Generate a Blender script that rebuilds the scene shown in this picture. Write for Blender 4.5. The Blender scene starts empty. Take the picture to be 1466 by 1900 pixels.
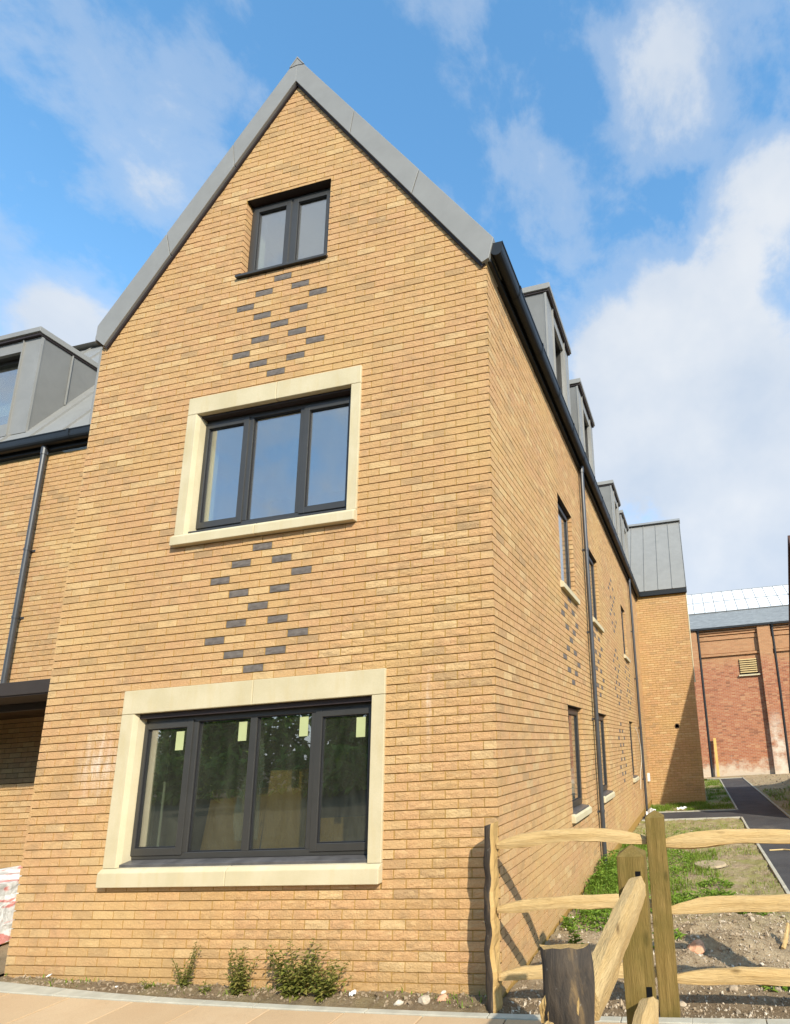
import bpy, bmesh, math, random
from mathutils import Vector, Matrix, Euler, noise

random.seed(7)
sc = bpy.context.scene
COL = sc.collection
R = math.radians

# ------------------------------------------------------------------ camera, world, sun, exposure
cam_d = bpy.data.cameras.new("camera")
cam = bpy.data.objects.new("camera", cam_d)
COL.objects.link(cam)
cam.location = (1.61340, -4.39074, 1.78368)
cam.rotation_euler = (1.79331165, 0.05659370, 0.19859467)
cam_d.sensor_fit = 'VERTICAL'
cam_d.sensor_height = 36.0
F_PX, CX, CY = 1022.609, 1083.69, 1153.22
cam_d.lens = F_PX / 1900 * 36
cam_d.shift_x = (733 - CX) / 1900
cam_d.shift_y = (CY - 950) / 1900
cam_d.clip_start = 0.05
cam_d.clip_end = 3000
sc.camera = cam

SUN_DIR = Vector((1.0, -1.12, 0.98)).normalized()      # towards the sun
SUN_EL = math.asin(SUN_DIR.z)
SUN_AZ = math.atan2(SUN_DIR.x, SUN_DIR.y)

sc.view_settings.view_transform = 'Standard'
sc.view_settings.look = 'None'
sc.view_settings.gamma = 1
sc.view_settings.exposure = 1.24
sc.view_settings.use_curve_mapping = False
sc.cycles.max_bounces = 8
sc.cycles.transparent_max_bounces = 16
sc.cycles.use_denoising = True

w = bpy.data.worlds.new("World")
sc.world = w
w.use_nodes = True
nt = w.node_tree
nt.nodes.clear()


def N(tree, typ, **kw):
    n = tree.nodes.new(typ)
    for k, v in kw.items():
        setattr(n, k, v)
    return n


def math_node(tree, op, a, b=None, c=None, clamp=False):
    n = tree.nodes.new('ShaderNodeMath')
    n.operation = op
    n.use_clamp = clamp
    for i, v in enumerate((a, b, c)):
        if v is None:
            continue
        if hasattr(v, 'is_output'):
            tree.links.new(v, n.inputs[i])
        else:
            n.inputs[i].default_value = v
    return n.outputs[0]


def mixc(tree, fac, a, b, mode='MIX'):
    n = tree.nodes.new('ShaderNodeMix')
    n.data_type = 'RGBA'
    n.blend_type = mode
    for idx, v in ((0, fac), (6, a), (7, b)):
        if hasattr(v, 'is_output'):
            tree.links.new(v, n.inputs[idx])
        elif idx == 0:
            n.inputs[0].default_value = v
        else:
            n.inputs[idx].default_value = (v[0], v[1], v[2], 1)
    return n.outputs[2]


def ramp(tree, fac, stops, interp='LINEAR'):
    n = tree.nodes.new('ShaderNodeValToRGB')
    n.color_ramp.interpolation = interp
    el = n.color_ramp.elements
    while len(el) < len(stops):
        el.new(0.5)
    for e, (p, c) in zip(el, stops):
        e.position = p
        e.color = (c, c, c, 1) if not hasattr(c, '__len__') else (c[0], c[1], c[2], 1)
    tree.links.new(fac, n.inputs[0])
    return n.outputs[0]


def noise_node(tree, vec, scale, detail=4, rough=0.5, dist=0.0, col=False):
    n = tree.nodes.new('ShaderNodeTexNoise')
    n.inputs['Scale'].default_value = scale
    n.inputs['Detail'].default_value = detail
    n.inputs['Roughness'].default_value = rough
    n.inputs['Distortion'].default_value = dist
    if vec is not None:
        tree.links.new(vec, n.inputs['Vector'])
    return n.outputs['Color' if col else 'Fac']


def build_world():
    out = N(nt, 'ShaderNodeOutputWorld')
    bg = N(nt, 'ShaderNodeBackground')
    bg.inputs['Strength'].default_value = 0.15
    sky = N(nt, 'ShaderNodeTexSky')
    sky.sky_type = 'NISHITA'
    sky.sun_disc = False
    sky.sun_elevation = SUN_EL
    sky.sun_rotation = SUN_AZ
    sky.air_density = 1.0
    sky.dust_density = 0.6
    sky.ozone_density = 1.6
    tc = N(nt, 'ShaderNodeTexCoord')
    dirn = tc.outputs['Generated']
    sep = N(nt, 'ShaderNodeSeparateXYZ')
    nt.links.new(dirn, sep.inputs[0])
    up = math_node(nt, 'MAXIMUM', sep.outputs['Z'], 0.0)
    mp = N(nt, 'ShaderNodeMapping')
    mp.inputs['Location'].default_value = CLOUD_SEED
    mp.inputs['Rotation'].default_value = (R(20), R(-28), R(10))
    mp.inputs['Scale'].default_value = (1.0, 0.85, 1.15)
    nt.links.new(dirn, mp.inputs[0])
    big = noise_node(nt, mp.outputs[0], 2.8, 3, 0.5, 0.15)
    fine = noise_node(nt, mp.outputs[0], 8.2, 9, 0.60, 0.16)
    s = math_node(nt, 'ADD', math_node(nt, 'MULTIPLY', big, 0.36), math_node(nt, 'MULTIPLY', fine, 0.64))
    # the larger cloud banks, as soft heaps round given directions
    for (bx, by, bz, rad, amp) in CLOUD_BANKS:
        d = N(nt, 'ShaderNodeVectorMath', operation='DISTANCE')
        nt.links.new(dirn, d.inputs[0])
        d.inputs[1].default_value = (bx, by, bz)
        q = math_node(nt, 'DIVIDE', d.outputs['Value'], rad)
        g = math_node(nt, 'EXPONENT', math_node(nt, 'MULTIPLY', math_node(nt, 'MULTIPLY', q, q), -1.0))
        s = math_node(nt, 'ADD', s, math_node(nt, 'MULTIPLY', g, amp))
    dens = ramp(nt, s, [(0.44, 0.0), (0.56, 0.34), (0.72, 0.94)], 'EASE')
    # thicker air towards the horizon whitens the blue
    hz = math_node(nt, 'POWER', math_node(nt, 'SUBTRACT', 1.0, up, clamp=True), 3.2)
    dens = math_node(nt, 'MAXIMUM', dens, math_node(nt, 'MULTIPLY', hz, 0.9))
    tint = mixc(nt, ramp(nt, up, [(0.22, 0.0), (0.62, 1.0)]), (0.84, 0.92, 1.00), (0.62, 0.98, 1.05))
    sk = mixc(nt, 1.0, sky.outputs[0], tint, 'MULTIPLY')
    shade = noise_node(nt, mp.outputs[0], 4.3, 5, 0.55)
    cl = mixc(nt, ramp(nt, shade, [(0.35, 0.0), (0.68, 1.0)]), (1.78, 2.02, 2.36), (2.35, 2.45, 2.58))
    c = mixc(nt, dens, sk, cl)
    nt.links.new(c, bg.inputs['Color'])
    nt.links.new(bg.outputs[0], out.inputs[0])


CLOUD_SEED = (1.7, 4.2, 0.6)
CLOUD_BANKS = [(0.008, 0.783, 0.621, 0.13, 0.22), (0.095, 0.751, 0.653, 0.09, 0.14), (0.077, 0.895, 0.439, 0.26, 0.30), (0.15, 0.95, 0.28, 0.20, 0.22), (-0.02, 0.85, 0.53, 0.12, 0.18),
               (0.038, 0.574, 0.818, 0.070, 0.15), (0.18, 0.648, 0.740, 0.06, 0.18), (-0.141, 0.604, 0.784, 0.045, 0.12), (-0.205, 0.46, 0.864, 0.08, 0.09),
               (-0.592, 0.318, 0.740, 0.07, 0.05), (-0.576, 0.387, 0.72, 0.05, 0.08), (-0.515, 0.40, 0.758, 0.05, 0.08), (-0.602, 0.427, 0.675, 0.05, 0.10),
               (-0.707, 0.451, 0.544, 0.06, 0.26), (-0.324, 0.493, 0.808, 0.13, -0.14), (-0.068, 0.561, 0.825, 0.05, -0.14), (-0.14, 0.51, 0.849, 0.05, -0.08),
               (-0.02, 0.672, 0.740, 0.07, -0.12), (-0.372, 0.411, 0.832, 0.06, -0.05), (-0.67, 0.401, 0.625, 0.06, -0.10),
               (-0.45, -0.55, 0.70, 0.22, 0.10), (-0.62, -0.52, 0.58, 0.16, 0.14), (-0.25, -0.72, 0.64, 0.18, 0.10), (-0.35, -0.83, 0.42, 0.25, 0.08)]
build_world()

sun_d = bpy.data.lights.new("sun", 'SUN')
sun_d.energy = 2.85
sun_d.angle = R(0.6)
sun_d.color = (1.0, 0.93, 0.80)
sun = bpy.data.objects.new("sun", sun_d)
COL.objects.link(sun)
sun.rotation_euler = (-SUN_DIR).to_track_quat('-Z', 'Y').to_euler()
sun.location = SUN_DIR * 60

# ------------------------------------------------------------------ camera projection (used to rank bricks by size in view)
_cm = Euler(cam.rotation_euler).to_matrix()
_ct = _cm.transposed()
_cl = Vector(cam.location)


def depth_of(p):
    return -(_ct @ (Vector(p) - _cl)).z


def in_view(p, margin=40):
    q = _ct @ (Vector(p) - _cl)
    if q.z > -0.05:
        return False
    u = CX + F_PX * q.x / -q.z
    v = CY - F_PX * q.y / -q.z
    return -margin < u < 1466 + margin and -margin < v < 1900 + margin


# ------------------------------------------------------------------ helpers
def rnd(a, b):
    return random.uniform(a, b)


def tag(o, label=None, cat=None, group=None, kind=None):
    if label:
        o['label'] = label
    if cat:
        o['category'] = cat
    if group:
        o['group'] = group
    if kind:
        o['kind'] = kind
    return o


def thing(name, label, cat, loc=(0, 0, 0), rz=0.0, group=None):
    o = bpy.data.objects.new(name, None)
    o.empty_display_size = 0.2
    COL.objects.link(o)
    o.location = loc
    o.rotation_euler = (0, 0, rz)
    return tag(o, label, cat, group)


class MB:
    """collects polygons for one mesh"""

    def __init__(s):
        s.v, s.f, s.m, s.t = [], [], [], []

    def poly(s, pts, mi=0, tone=0.0):
        b = len(s.v)
        s.v += [tuple(p) for p in pts]
        s.f.append(tuple(range(b, b + len(pts))))
        s.m.append(mi)
        s.t.append(tone)

    def mesh(s, verts, faces, mi=0, tone=0.0):
        b = len(s.v)
        s.v += [tuple(p) for p in verts]
        for f in faces:
            s.f.append(tuple(b + i for i in f))
            s.m.append(mi)
            s.t.append(tone)

    def box(s, a, b, mi=0, T=None, tone=0.0):
        x0, y0, z0 = a
        x1, y1, z1 = b
        vs = [(x0, y0, z0), (x1, y0, z0), (x1, y1, z0), (x0, y1, z0), (x0, y0, z1), (x1, y0, z1), (x1, y1, z1), (x0, y1, z1)]
        if T:
            vs = [T(*p) for p in vs]
        s.mesh(vs, [(0, 3, 2, 1), (4, 5, 6, 7), (0, 1, 5, 4), (1, 2, 6, 5), (2, 3, 7, 6), (3, 0, 4, 7)], mi, tone)

    def prism(s, prof, a, b, mi=0, T=None, caps=True):
        """prof: list of (p,q); extruded along the first coordinate from a to b: point = (x,p,q)"""
        n = len(prof)
        vs = [(a, p, q) for p, q in prof] + [(b, p, q) for p, q in prof]
        if T:
            vs = [T(*p) for p in vs]
        fs = [(i, (i + 1) % n, n + (i + 1) % n, n + i) for i in range(n)]
        if caps:
            fs += [tuple(range(n - 1, -1, -1)), tuple(range(n, 2 * n))]
        s.mesh(vs, fs, mi)

    def tube(s, pts, r, sides=10, mi=0, caps=True):
        pts = [Vector(p) for p in pts]
        rings = []
        up = Vector((0.31, 0.2, 0.93))
        for i, p in enumerate(pts):
            d = (pts[min(i + 1, len(pts) - 1)] - pts[max(i - 1, 0)]).normalized()
            a = d.cross(up)
            if a.length < 1e-3:
                a = d.cross(Vector((1, 0, 0)))
            a.normalize()
            bb = d.cross(a)
            rr = r[i] if hasattr(r, '__len__') else r
            rings.append([p + a * rr * math.cos(2 * math.pi * k / sides) + bb * rr * math.sin(2 * math.pi * k / sides) for k in range(sides)])
        s.loft(rings, mi, caps)

    def loft(s, rings, mi=0, caps=True):
        n = len(rings[0])
        vs = [v for r in rings for v in r]
        fs = []
        for i in range(len(rings) - 1):
            for k in range(n):
                k2 = (k + 1) % n
                fs.append((i * n + k, i * n + k2, (i + 1) * n + k2, (i + 1) * n + k))
        if caps:
            fs.append(tuple(range(n - 1, -1, -1)))
            fs.append(tuple((len(rings) - 1) * n + k for k in range(n)))
        s.mesh(vs, fs, mi)

    def data(s, name, mats, fix=True, smooth=False):
        me = bpy.data.meshes.new(name)
        me.from_pydata([tuple(v) for v in s.v], [], s.f)
        for m in (mats if isinstance(mats, (list, tuple)) else [mats]):
            me.materials.append(m)
        me.polygons.foreach_set('material_index', s.m)
        if any(s.t):
            at = me.attributes.new('tone', 'FLOAT', 'FACE')
            at.data.foreach_set('value', s.t)
        if fix:
            bm = bmesh.new()
            bm.from_mesh(me)
            bmesh.ops.recalc_face_normals(bm, faces=bm.faces)
            bm.to_mesh(me)
            bm.free()
        if smooth:
            me.polygons.foreach_set('use_smooth', [True] * len(me.polygons))
        me.update()
        return me

    def build(s, name, mats, parent=None, fix=True, smooth=False, bevel=0.0):
        o = bpy.data.objects.new(name, s.data(name, mats, fix, smooth))
        COL.objects.link(o)
        if parent is not None:
            o.parent = parent
        if bevel:
            md = o.modifiers.new('edge', 'BEVEL')
            md.width = bevel
            md.segments = 2
            md.limit_method = 'ANGLE'
            md.angle_limit = R(40)
        return o


def boxobj(name, a, b, mat, parent=None, bevel=0.0, T=None):
    m = MB()
    m.box(a, b, 0, T)
    return m.build(name, mat, parent, bevel=bevel)


# ------------------------------------------------------------------ materials
def material(name):
    m = bpy.data.materials.new(name)
    m.use_nodes = True
    t = m.node_tree
    b = t.nodes['Principled BSDF']
    return m, t, b


def setv(b, **kw):
    for k, v in kw.items():
        k = k.replace('_', ' ')
        if k in b.inputs:
            b.inputs[k].default_value = v


def wpos(t):
    g = t.nodes.new('ShaderNodeNewGeometry')
    return g.outputs['Position']


def opos(t):
    g = t.nodes.new('ShaderNodeTexCoord')
    return g.outputs['Object']


def mapped(t, vec, scale=(1, 1, 1), loc=(0, 0, 0), rot=(0, 0, 0)):
    m = t.nodes.new('ShaderNodeMapping')
    m.inputs['Scale'].default_value = scale
    m.inputs['Location'].default_value = loc
    m.inputs['Rotation'].default_value = rot
    t.links.new(vec, m.inputs[0])
    return m.outputs[0]


def bump(t, b, h, strength=0.3, dist=0.01):
    n = t.nodes.new('ShaderNodeBump')
    n.inputs['Strength'].default_value = strength
    n.inputs['Distance'].default_value = dist
    t.links.new(h, n.inputs['Height'])
    t.links.new(n.outputs[0], b.inputs['Normal'])


def tone_of(t):
    a = t.nodes.new('ShaderNodeAttribute')
    a.attribute_name = 'tone'
    a.attribute_type = 'GEOMETRY'
    c = t.nodes.new('ShaderNodeAttribute')
    c.attribute_name = 'tone'
    c.attribute_type = 'OBJECT'
    return math_node(t, 'ADD', a.outputs['Fac'], c.outputs['Fac'])


def spot(t, pos, c, rad):
    """soft mask round a place, stretched by rad=(rx,ry,rz)"""
    mp = mapped(t, pos, (1 / rad[0], 1 / rad[1], 1 / rad[2]), (-c[0] / rad[0], -c[1] / rad[1], -c[2] / rad[2]))
    d = t.nodes.new('ShaderNodeVectorMath')
    d.operation = 'LENGTH'
    t.links.new(mp, d.inputs[0])
    return math_node(t, 'SUBTRACT', 1.0, d.outputs['Value'], clamp=True)


def mat_brick():
    m, t, b = material('buff_brick')
    tone = tone_of(t)
    base = ramp(t, tone, [(0.0, (0.43, 0.258, 0.115)), (0.08, (0.36, 0.228, 0.115)), (0.16, (0.43, 0.258, 0.113)),
                          (0.35, (0.468, 0.278, 0.122)), (0.52, (0.484, 0.284, 0.131)), (0.66, (0.480, 0.276, 0.132)),
                          (0.80, (0.505, 0.318, 0.147)), (0.92, (0.545, 0.368, 0.180)), (1.0, (0.36, 0.235, 0.125))])
    p = wpos(t)
    sm = noise_node(t, mapped(t, p, (1, 1, 1.6)), 5.5, 4, 0.6, 0.6)
    base = mixc(t, ramp(t, sm, [(0.47, 0.0), (0.72, 0.55)]), base, (0.290, 0.195, 0.098))
    pa = noise_node(t, mapped(t, p, (1, 1, 2.2)), 9.0, 3, 0.6, 0.4)
    base = mixc(t, ramp(t, pa, [(0.54, 0.0), (0.70, 0.5)]), base, (0.60, 0.41, 0.20))
    pk = noise_node(t, p, 1.1, 3, 0.5)
    base = mixc(t, ramp(t, pk, [(0.45, 0.0), (0.72, 0.30)]), base, (0.48, 0.268, 0.115))
    yl = noise_node(t, p, 0.75, 3, 0.55)
    base = mixc(t, ramp(t, yl, [(0.46, 0.0), (0.66, 0.45)]), base, (0.53, 0.348, 0.140))
    gr = noise_node(t, p, 70, 5, 0.65)
    base = mixc(t, 1.0, base, ramp(t, gr, [(0.25, 0.82), (0.75, 1.14)]), 'MULTIPLY')
    # lime bloom streaks
    st = math_node(t, 'MAXIMUM', spot(t, p, (-3.98, 0, 1.88), (0.30, 0.4, 0.42)), spot(t, p, (-0.60, 0, 2.18), (0.032, 0.4, 0.40)))
    st = math_node(t, 'MULTIPLY', st, ramp(t, noise_node(t, mapped(t, p, (9, 9, 1.6)), 2.2, 5, 0.6), [(0.40, 0.0), (0.72, 0.9)]))
    base = mixc(t, st, base, (0.68, 0.58, 0.48))
    # dried mud splashed on the lowest courses
    sep = t.nodes.new('ShaderNodeSeparateXYZ')
    t.links.new(p, sep.inputs[0])
    mud = math_node(t, 'ADD', math_node(t, 'MULTIPLY', sep.outputs['Z'], -3.2), math_node(t, 'MULTIPLY', noise_node(t, p, 4.0, 4, 0.6), 1.5))
    base = mixc(t, ramp(t, mud, [(0.05, 0.0), (0.70, 0.8)]), base, (0.42, 0.262, 0.112))
    t.links.new(base, b.inputs['Base Color'])
    setv(b, Roughness=0.9)
    b.inputs['Specular IOR Level'].default_value = 0.25
    h = math_node(t, 'ADD', gr, math_node(t, 'MULTIPLY', noise_node(t, mapped(t, p, (1, 1, 1.7)), 24, 2, 0.5, 1.6), 1.2))
    bump(t, b, h, 0.75, 0.007)
    return m


def mat_simple(name, col, rough=0.8, spec=0.3, var=0.12, scale=12, bumps=0.15, bscale=60, metal=0.0, bdist=0.004):
    m, t, b = material(name)
    p = wpos(t)
    n = noise_node(t, p, scale, 5, 0.6)
    c = mixc(t, 1.0, col, ramp(t, n, [(0.3, 1 - var), (0.7, 1 + var)]), 'MULTIPLY')
    t.links.new(c, b.inputs['Base Color'])
    setv(b, Roughness=rough, Metallic=metal)
    b.inputs['Specular IOR Level'].default_value = spec
    if bumps:
        bump(t, b, noise_node(t, p, bscale, 4, 0.6), bumps, bdist)
    return m


def mat_dark_brick():
    m, t, b = material('slate_grey_brick')
    p = wpos(t)
    c = mixc(t, ramp(t, noise_node(t, p, 18, 5, 0.65), [(0.3, 0.0), (0.7, 1.0)]), (0.086, 0.070, 0.058), (0.155, 0.128, 0.106))
    c = mixc(t, ramp(t, noise_node(t, p, 40, 5, 0.7), [(0.62, 0.0), (0.74, 0.6)]), c, (0.30, 0.24, 0.17))
    t.links.new(c, b.inputs['Base Color'])
    setv(b, Roughness=0.75)
    bump(t, b, noise_node(t, p, 60, 4, 0.6), 0.3, 0.004)
    return m


def mat_stone():
    m, t, b = material('cream_cast_stone')
    p = wpos(t)
    c = mixc(t, ramp(t, noise_node(t, p, 2.6, 4, 0.55), [(0.35, 0.0), (0.7, 1.0)]), (0.455, 0.385, 0.235), (0.525, 0.45, 0.295))
    c = mixc(t, ramp(t, noise_node(t, mapped(t, p, (6, 6, 1)), 2.2, 5, 0.6), [(0.50, 0.0), (0.78, 0.5)]), c, (0.46, 0.36, 0.18))
    c = mixc(t, 1.0, c, ramp(t, noise_node(t, p, 160, 4, 0.6), [(0.3, 0.95), (0.7, 1.05)]), 'MULTIPLY')
    t.links.new(c, b.inputs['Base Color'])
    setv(b, Roughness=0.85)
    bump(t, b, noise_node(t, p, 110, 5, 0.7), 0.4, 0.003)
    return m


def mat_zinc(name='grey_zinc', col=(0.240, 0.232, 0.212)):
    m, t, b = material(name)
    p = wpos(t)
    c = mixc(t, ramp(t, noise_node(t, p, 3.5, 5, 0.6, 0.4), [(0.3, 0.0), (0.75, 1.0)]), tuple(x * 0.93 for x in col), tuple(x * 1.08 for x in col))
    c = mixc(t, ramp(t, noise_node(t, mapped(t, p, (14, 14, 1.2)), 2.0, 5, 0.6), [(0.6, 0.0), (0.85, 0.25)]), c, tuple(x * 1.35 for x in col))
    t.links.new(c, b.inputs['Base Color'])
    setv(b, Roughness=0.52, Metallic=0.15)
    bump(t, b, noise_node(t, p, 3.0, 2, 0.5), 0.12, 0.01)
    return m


def mat_glass():
    m, t, b = material('window_glass')
    out = t.nodes['Material Output']
    tr = t.nodes.new('ShaderNodeBsdfTransparent')
    tr.inputs[0].default_value = (0.76, 0.80, 0.74, 1)
    gl = t.nodes.new('ShaderNodeBsdfGlossy')
    gl.inputs['Roughness'].default_value = 0.0
    gl.inputs['Color'].default_value = (0.94, 0.94, 0.98, 1)
    p = wpos(t)
    bn = t.nodes.new('ShaderNodeBump')
    bn.inputs['Strength'].default_value = 0.05
    bn.inputs['Distance'].default_value = 0.02
    t.links.new(noise_node(t, p, 2.2, 1, 0.4), bn.inputs['Height'])
    t.links.new(bn.outputs[0], gl.inputs['Normal'])
    fr = t.nodes.new('ShaderNodeFresnel')
    ge = t.nodes.new('ShaderNodeNewGeometry')
    ior = math_node(t, 'ADD', 1.6, math_node(t, 'MULTIPLY', ge.outputs['Backfacing'], 1 / 1.6 - 1.6))
    t.links.new(ior, fr.inputs['IOR'])
    fac = math_node(t, 'ADD', math_node(t, 'MULTIPLY', fr.outputs[0], 1.0), 0.25, clamp=True)
    mx = t.nodes.new('ShaderNodeMixShader')
    t.links.new(fac, mx.inputs[0])
    t.links.new(tr.outputs[0], mx.inputs[1])
    t.links.new(gl.outputs[0], mx.inputs[2])
    du = t.nodes.new('ShaderNodeBsdfDiffuse')
    du.inputs[0].default_value = (0.60, 0.60, 0.46, 1)
    m2 = t.nodes.new('ShaderNodeMixShader')
    sme = noise_node(t, mapped(t, p, (2.5, 2.5, 0.7)), 2.4, 5, 0.65, 0.8)
    t.links.new(math_node(t, 'MULTIPLY', ramp(t, sme, [(0.30, 0.25), (0.72, 1.0)]), 0.034), m2.inputs[0])
    t.links.new(mx.outputs[0], m2.inputs[1])
    t.links.new(du.outputs[0], m2.inputs[2])
    t.links.new(m2.outputs[0], out.inputs[0])
    return m


def mat_wood(name, c0, c1, c2, along='X', rings=1.0, green=None):
    m, t, b = material(name)
    p = opos(t)
    sc3 = {'X': (0.9, 14, 14), 'Z': (14, 14, 0.9)}[along]
    q = mapped(t, p, sc3)
    g = noise_node(t, q, 2.2, 6, 0.62, 0.5)
    c = mixc(t, ramp(t, g, [(0.30, 0.0), (0.66, 1.0)]), c0, c1)
    g2 = noise_node(t, mapped(t, p, tuple(x * 0.35 for x in sc3)), 1.6, 4, 0.6, 0.8)
    c = mixc(t, ramp(t, g2, [(0.48, 0.0), (0.72, 0.75)]), c, c2)
    fine = noise_node(t, mapped(t, p, tuple(x * 5 for x in sc3)), 3.0, 3, 0.6)
    c = mixc(t, 1.0, c, ramp(t, fine, [(0.3, 0.84), (0.7, 1.12)]), 'MULTIPLY')
    crk = noise_node(t, mapped(t, p, tuple(x * 1.6 for x in sc3)), 2.0, 4, 0.75, 0.2)
    c = mixc(t, ramp(t, crk, [(0.30, 0.75), (0.36, 0.0)]), c, tuple(x * 0.30 for x in c2))
    # knots
    vo = t.nodes.new('ShaderNodeTexVoronoi')
    vo.inputs['Scale'].default_value = 2.6
    t.links.new(mapped(t, p, (1.0, 2.6, 2.6) if along == 'X' else (2.6, 2.6, 1.0)), vo.inputs['Vector'])
    c = mixc(t, ramp(t, vo.outputs['Distance'], [(0.05, 0.85), (0.13, 0.0)]), c, tuple(x * 0.42 for x in c2))
    if green:
        c = mixc(t, ramp(t, noise_node(t, p, 4.0, 4, 0.6), [(0.42, 0.0), (0.70, 0.8)]), c, green)
    t.links.new(c, b.inputs['Base Color'])
    setv(b, Roughness=0.8)
    b.inputs['Specular IOR Level'].default_value = 0.2
    bump(t, b, math_node(t, 'ADD', math_node(t, 'ADD', g, fine), math_node(t, 'MULTIPLY', crk, 1.5)), 0.7, 0.007)
    return m


def mat_bark():
    m, t, b = material('dark_chestnut_bark')
    p = opos(t)
    n = noise_node(t, mapped(t, p, (1, 1, 0.22)), 22, 6, 0.70, 0.5)
    c = mixc(t, ramp(t, n, [(0.35, 0.0), (0.65, 1.0)]), (0.012, 0.009, 0.007), (0.070, 0.048, 0.028))
    c = mixc(t, ramp(t, noise_node(t, mapped(t, p, (1, 1, 0.16)), 15.0, 5, 0.7, 0.5), [(0.57, 0.0), (0.70, 0.8)]), c, (0.17, 0.105, 0.042))
    c = mixc(t, ramp(t, noise_node(t, p, 42, 3, 0.6), [(0.66, 0.0), (0.74, 0.7)]), c, (0.26, 0.24, 0.20))
    t.links.new(c, b.inputs['Base Color'])
    setv(b, Roughness=0.85)
    bump(t, b, n, 0.8, 0.012)
    return m


def mat_soil():
    m, t, b = material('dry_soil')
    p = wpos(t)
    tone = tone_of(t)
    n = noise_node(t, p, 3.2, 6, 0.65)
    c = mixc(t, ramp(t, n, [(0.32, 0.0), (0.66, 1.0)]), (0.200, 0.140, 0.082), (0.40, 0.295, 0.172))
    c = mixc(t, ramp(t, noise_node(t, p, 38, 5, 0.7), [(0.40, 0.0), (0.72, 1.0)]), c, (0.47, 0.36, 0.225))
    c = mixc(t, ramp(t, noise_node(t, p, 75, 3, 0.6), [(0.60, 0.0), (0.70, 0.8)]), c, (0.48, 0.43, 0.34))
    spy = t.nodes.new('ShaderNodeSeparateXYZ')
    t.links.new(p, spy.inputs[0])
    damp = math_node(t, 'ADD', math_node(t, 'MULTIPLY', spy.outputs['Y'], -1.1), math_node(t, 'MULTIPLY', noise_node(t, p, 3.5, 4, 0.6), 1.2))
    c = mixc(t, ramp(t, damp, [(0.10, 0.0), (0.80, 0.72)]), c, (0.150, 0.100, 0.055))
    gx = ramp(t, noise_node(t, p, 2.4, 5, 0.7), [(0.42, 0.0), (0.60, 1.0)])
    gf = noise_node(t, mapped(t, p, (1, 0.6, 1)), 55, 4, 0.7)
    gcol = mixc(t, gf, (0.36, 0.29, 0.125), (0.22, 0.24, 0.06))
    c = mixc(t, math_node(t, 'MULTIPLY', gx, tone), c, gcol)
    t.links.new(c, b.inputs['Base Color'])
    setv(b, Roughness=0.95)
    b.inputs['Specular IOR Level'].default_value = 0.1
    bump(t, b, math_node(t, 'ADD', noise_node(t, p, 30, 6, 0.7), noise_node(t, p, 90, 4, 0.7)), 0.9, 0.02)
    return m


def mat_tone(name, stops, rough=0.9, scale=40, var=0.2, trans=0.0):
    m, t, b = material(name)
    c = ramp(t, tone_of(t), stops)
    p = wpos(t)
    c = mixc(t, 1.0, c, ramp(t, noise_node(t, p, scale, 4, 0.6), [(0.3, 1 - var), (0.7, 1 + var)]), 'MULTIPLY')
    t.links.new(c, b.inputs['Base Color'])
    setv(b, Roughness=rough)
    b.inputs['Specular IOR Level'].default_value = 0.2
    if trans:
        out = t.nodes['Material Output']
        tl = t.nodes.new('ShaderNodeBsdfTranslucent')
        t.links.new(c, tl.inputs[0])
        mx = t.nodes.new('ShaderNodeMixShader')
        mx.inputs[0].default_value = trans
        t.links.new(b.outputs[0], mx.inputs[1])
        t.links.new(tl.outputs[0], mx.inputs[2])
        t.links.new(mx.outputs[0], out.inputs[0])
    return m


def mat_asphalt():
    m, t, b = material('asphalt')
    p = wpos(t)
    c = mixc(t, ramp(t, noise_node(t, p, 1.4, 4, 0.6), [(0.35, 0.0), (0.7, 1.0)]), (0.030, 0.028, 0.029), (0.058, 0.054, 0.052))
    c = mixc(t, ramp(t, noise_node(t, p, 150, 3, 0.6), [(0.55, 0.0), (0.75, 0.6)]), c, (0.12, 0.115, 0.11))
    c = mixc(t, ramp(t, noise_node(t, mapped(t, p, (1, 0.5, 1)), 1.1, 5, 0.65), [(0.58, 0.0), (0.75, 0.6)]), c, (0.17, 0.14, 0.10))
    t.links.new(c, b.inputs['Base Color'])
    setv(b, Roughness=0.9)
    bump(t, b, noise_node(t, p, 170, 3, 0.6), 0.6, 0.006)
    return m


def mat_slab():
    m, t, b = material('buff_paving')
    p = wpos(t)
    tone = tone_of(t)
    c = mixc(t, tone, (0.44, 0.30, 0.165), (0.51, 0.365, 0.215))
    c = mixc(t, ramp(t, noise_node(t, p, 2.2, 5, 0.65), [(0.42, 0.0), (0.72, 0.65)]), c, (0.42, 0.275, 0.145))
    c = mixc(t, ramp(t, noise_node(t, p, 9.0, 5, 0.7), [(0.60, 0.0), (0.75, 0.45)]), c, (0.33, 0.22, 0.12))
    c = mixc(t, 1.0, c, ramp(t, noise_node(t, p, 190, 3, 0.6), [(0.3, 0.88), (0.7, 1.1)]), 'MULTIPLY')
    t.links.new(c, b.inputs['Base Color'])
    setv(b, Roughness=0.9)
    bump(t, b, noise_node(t, p, 160, 3, 0.6), 0.35, 0.003)
    return m


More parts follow.
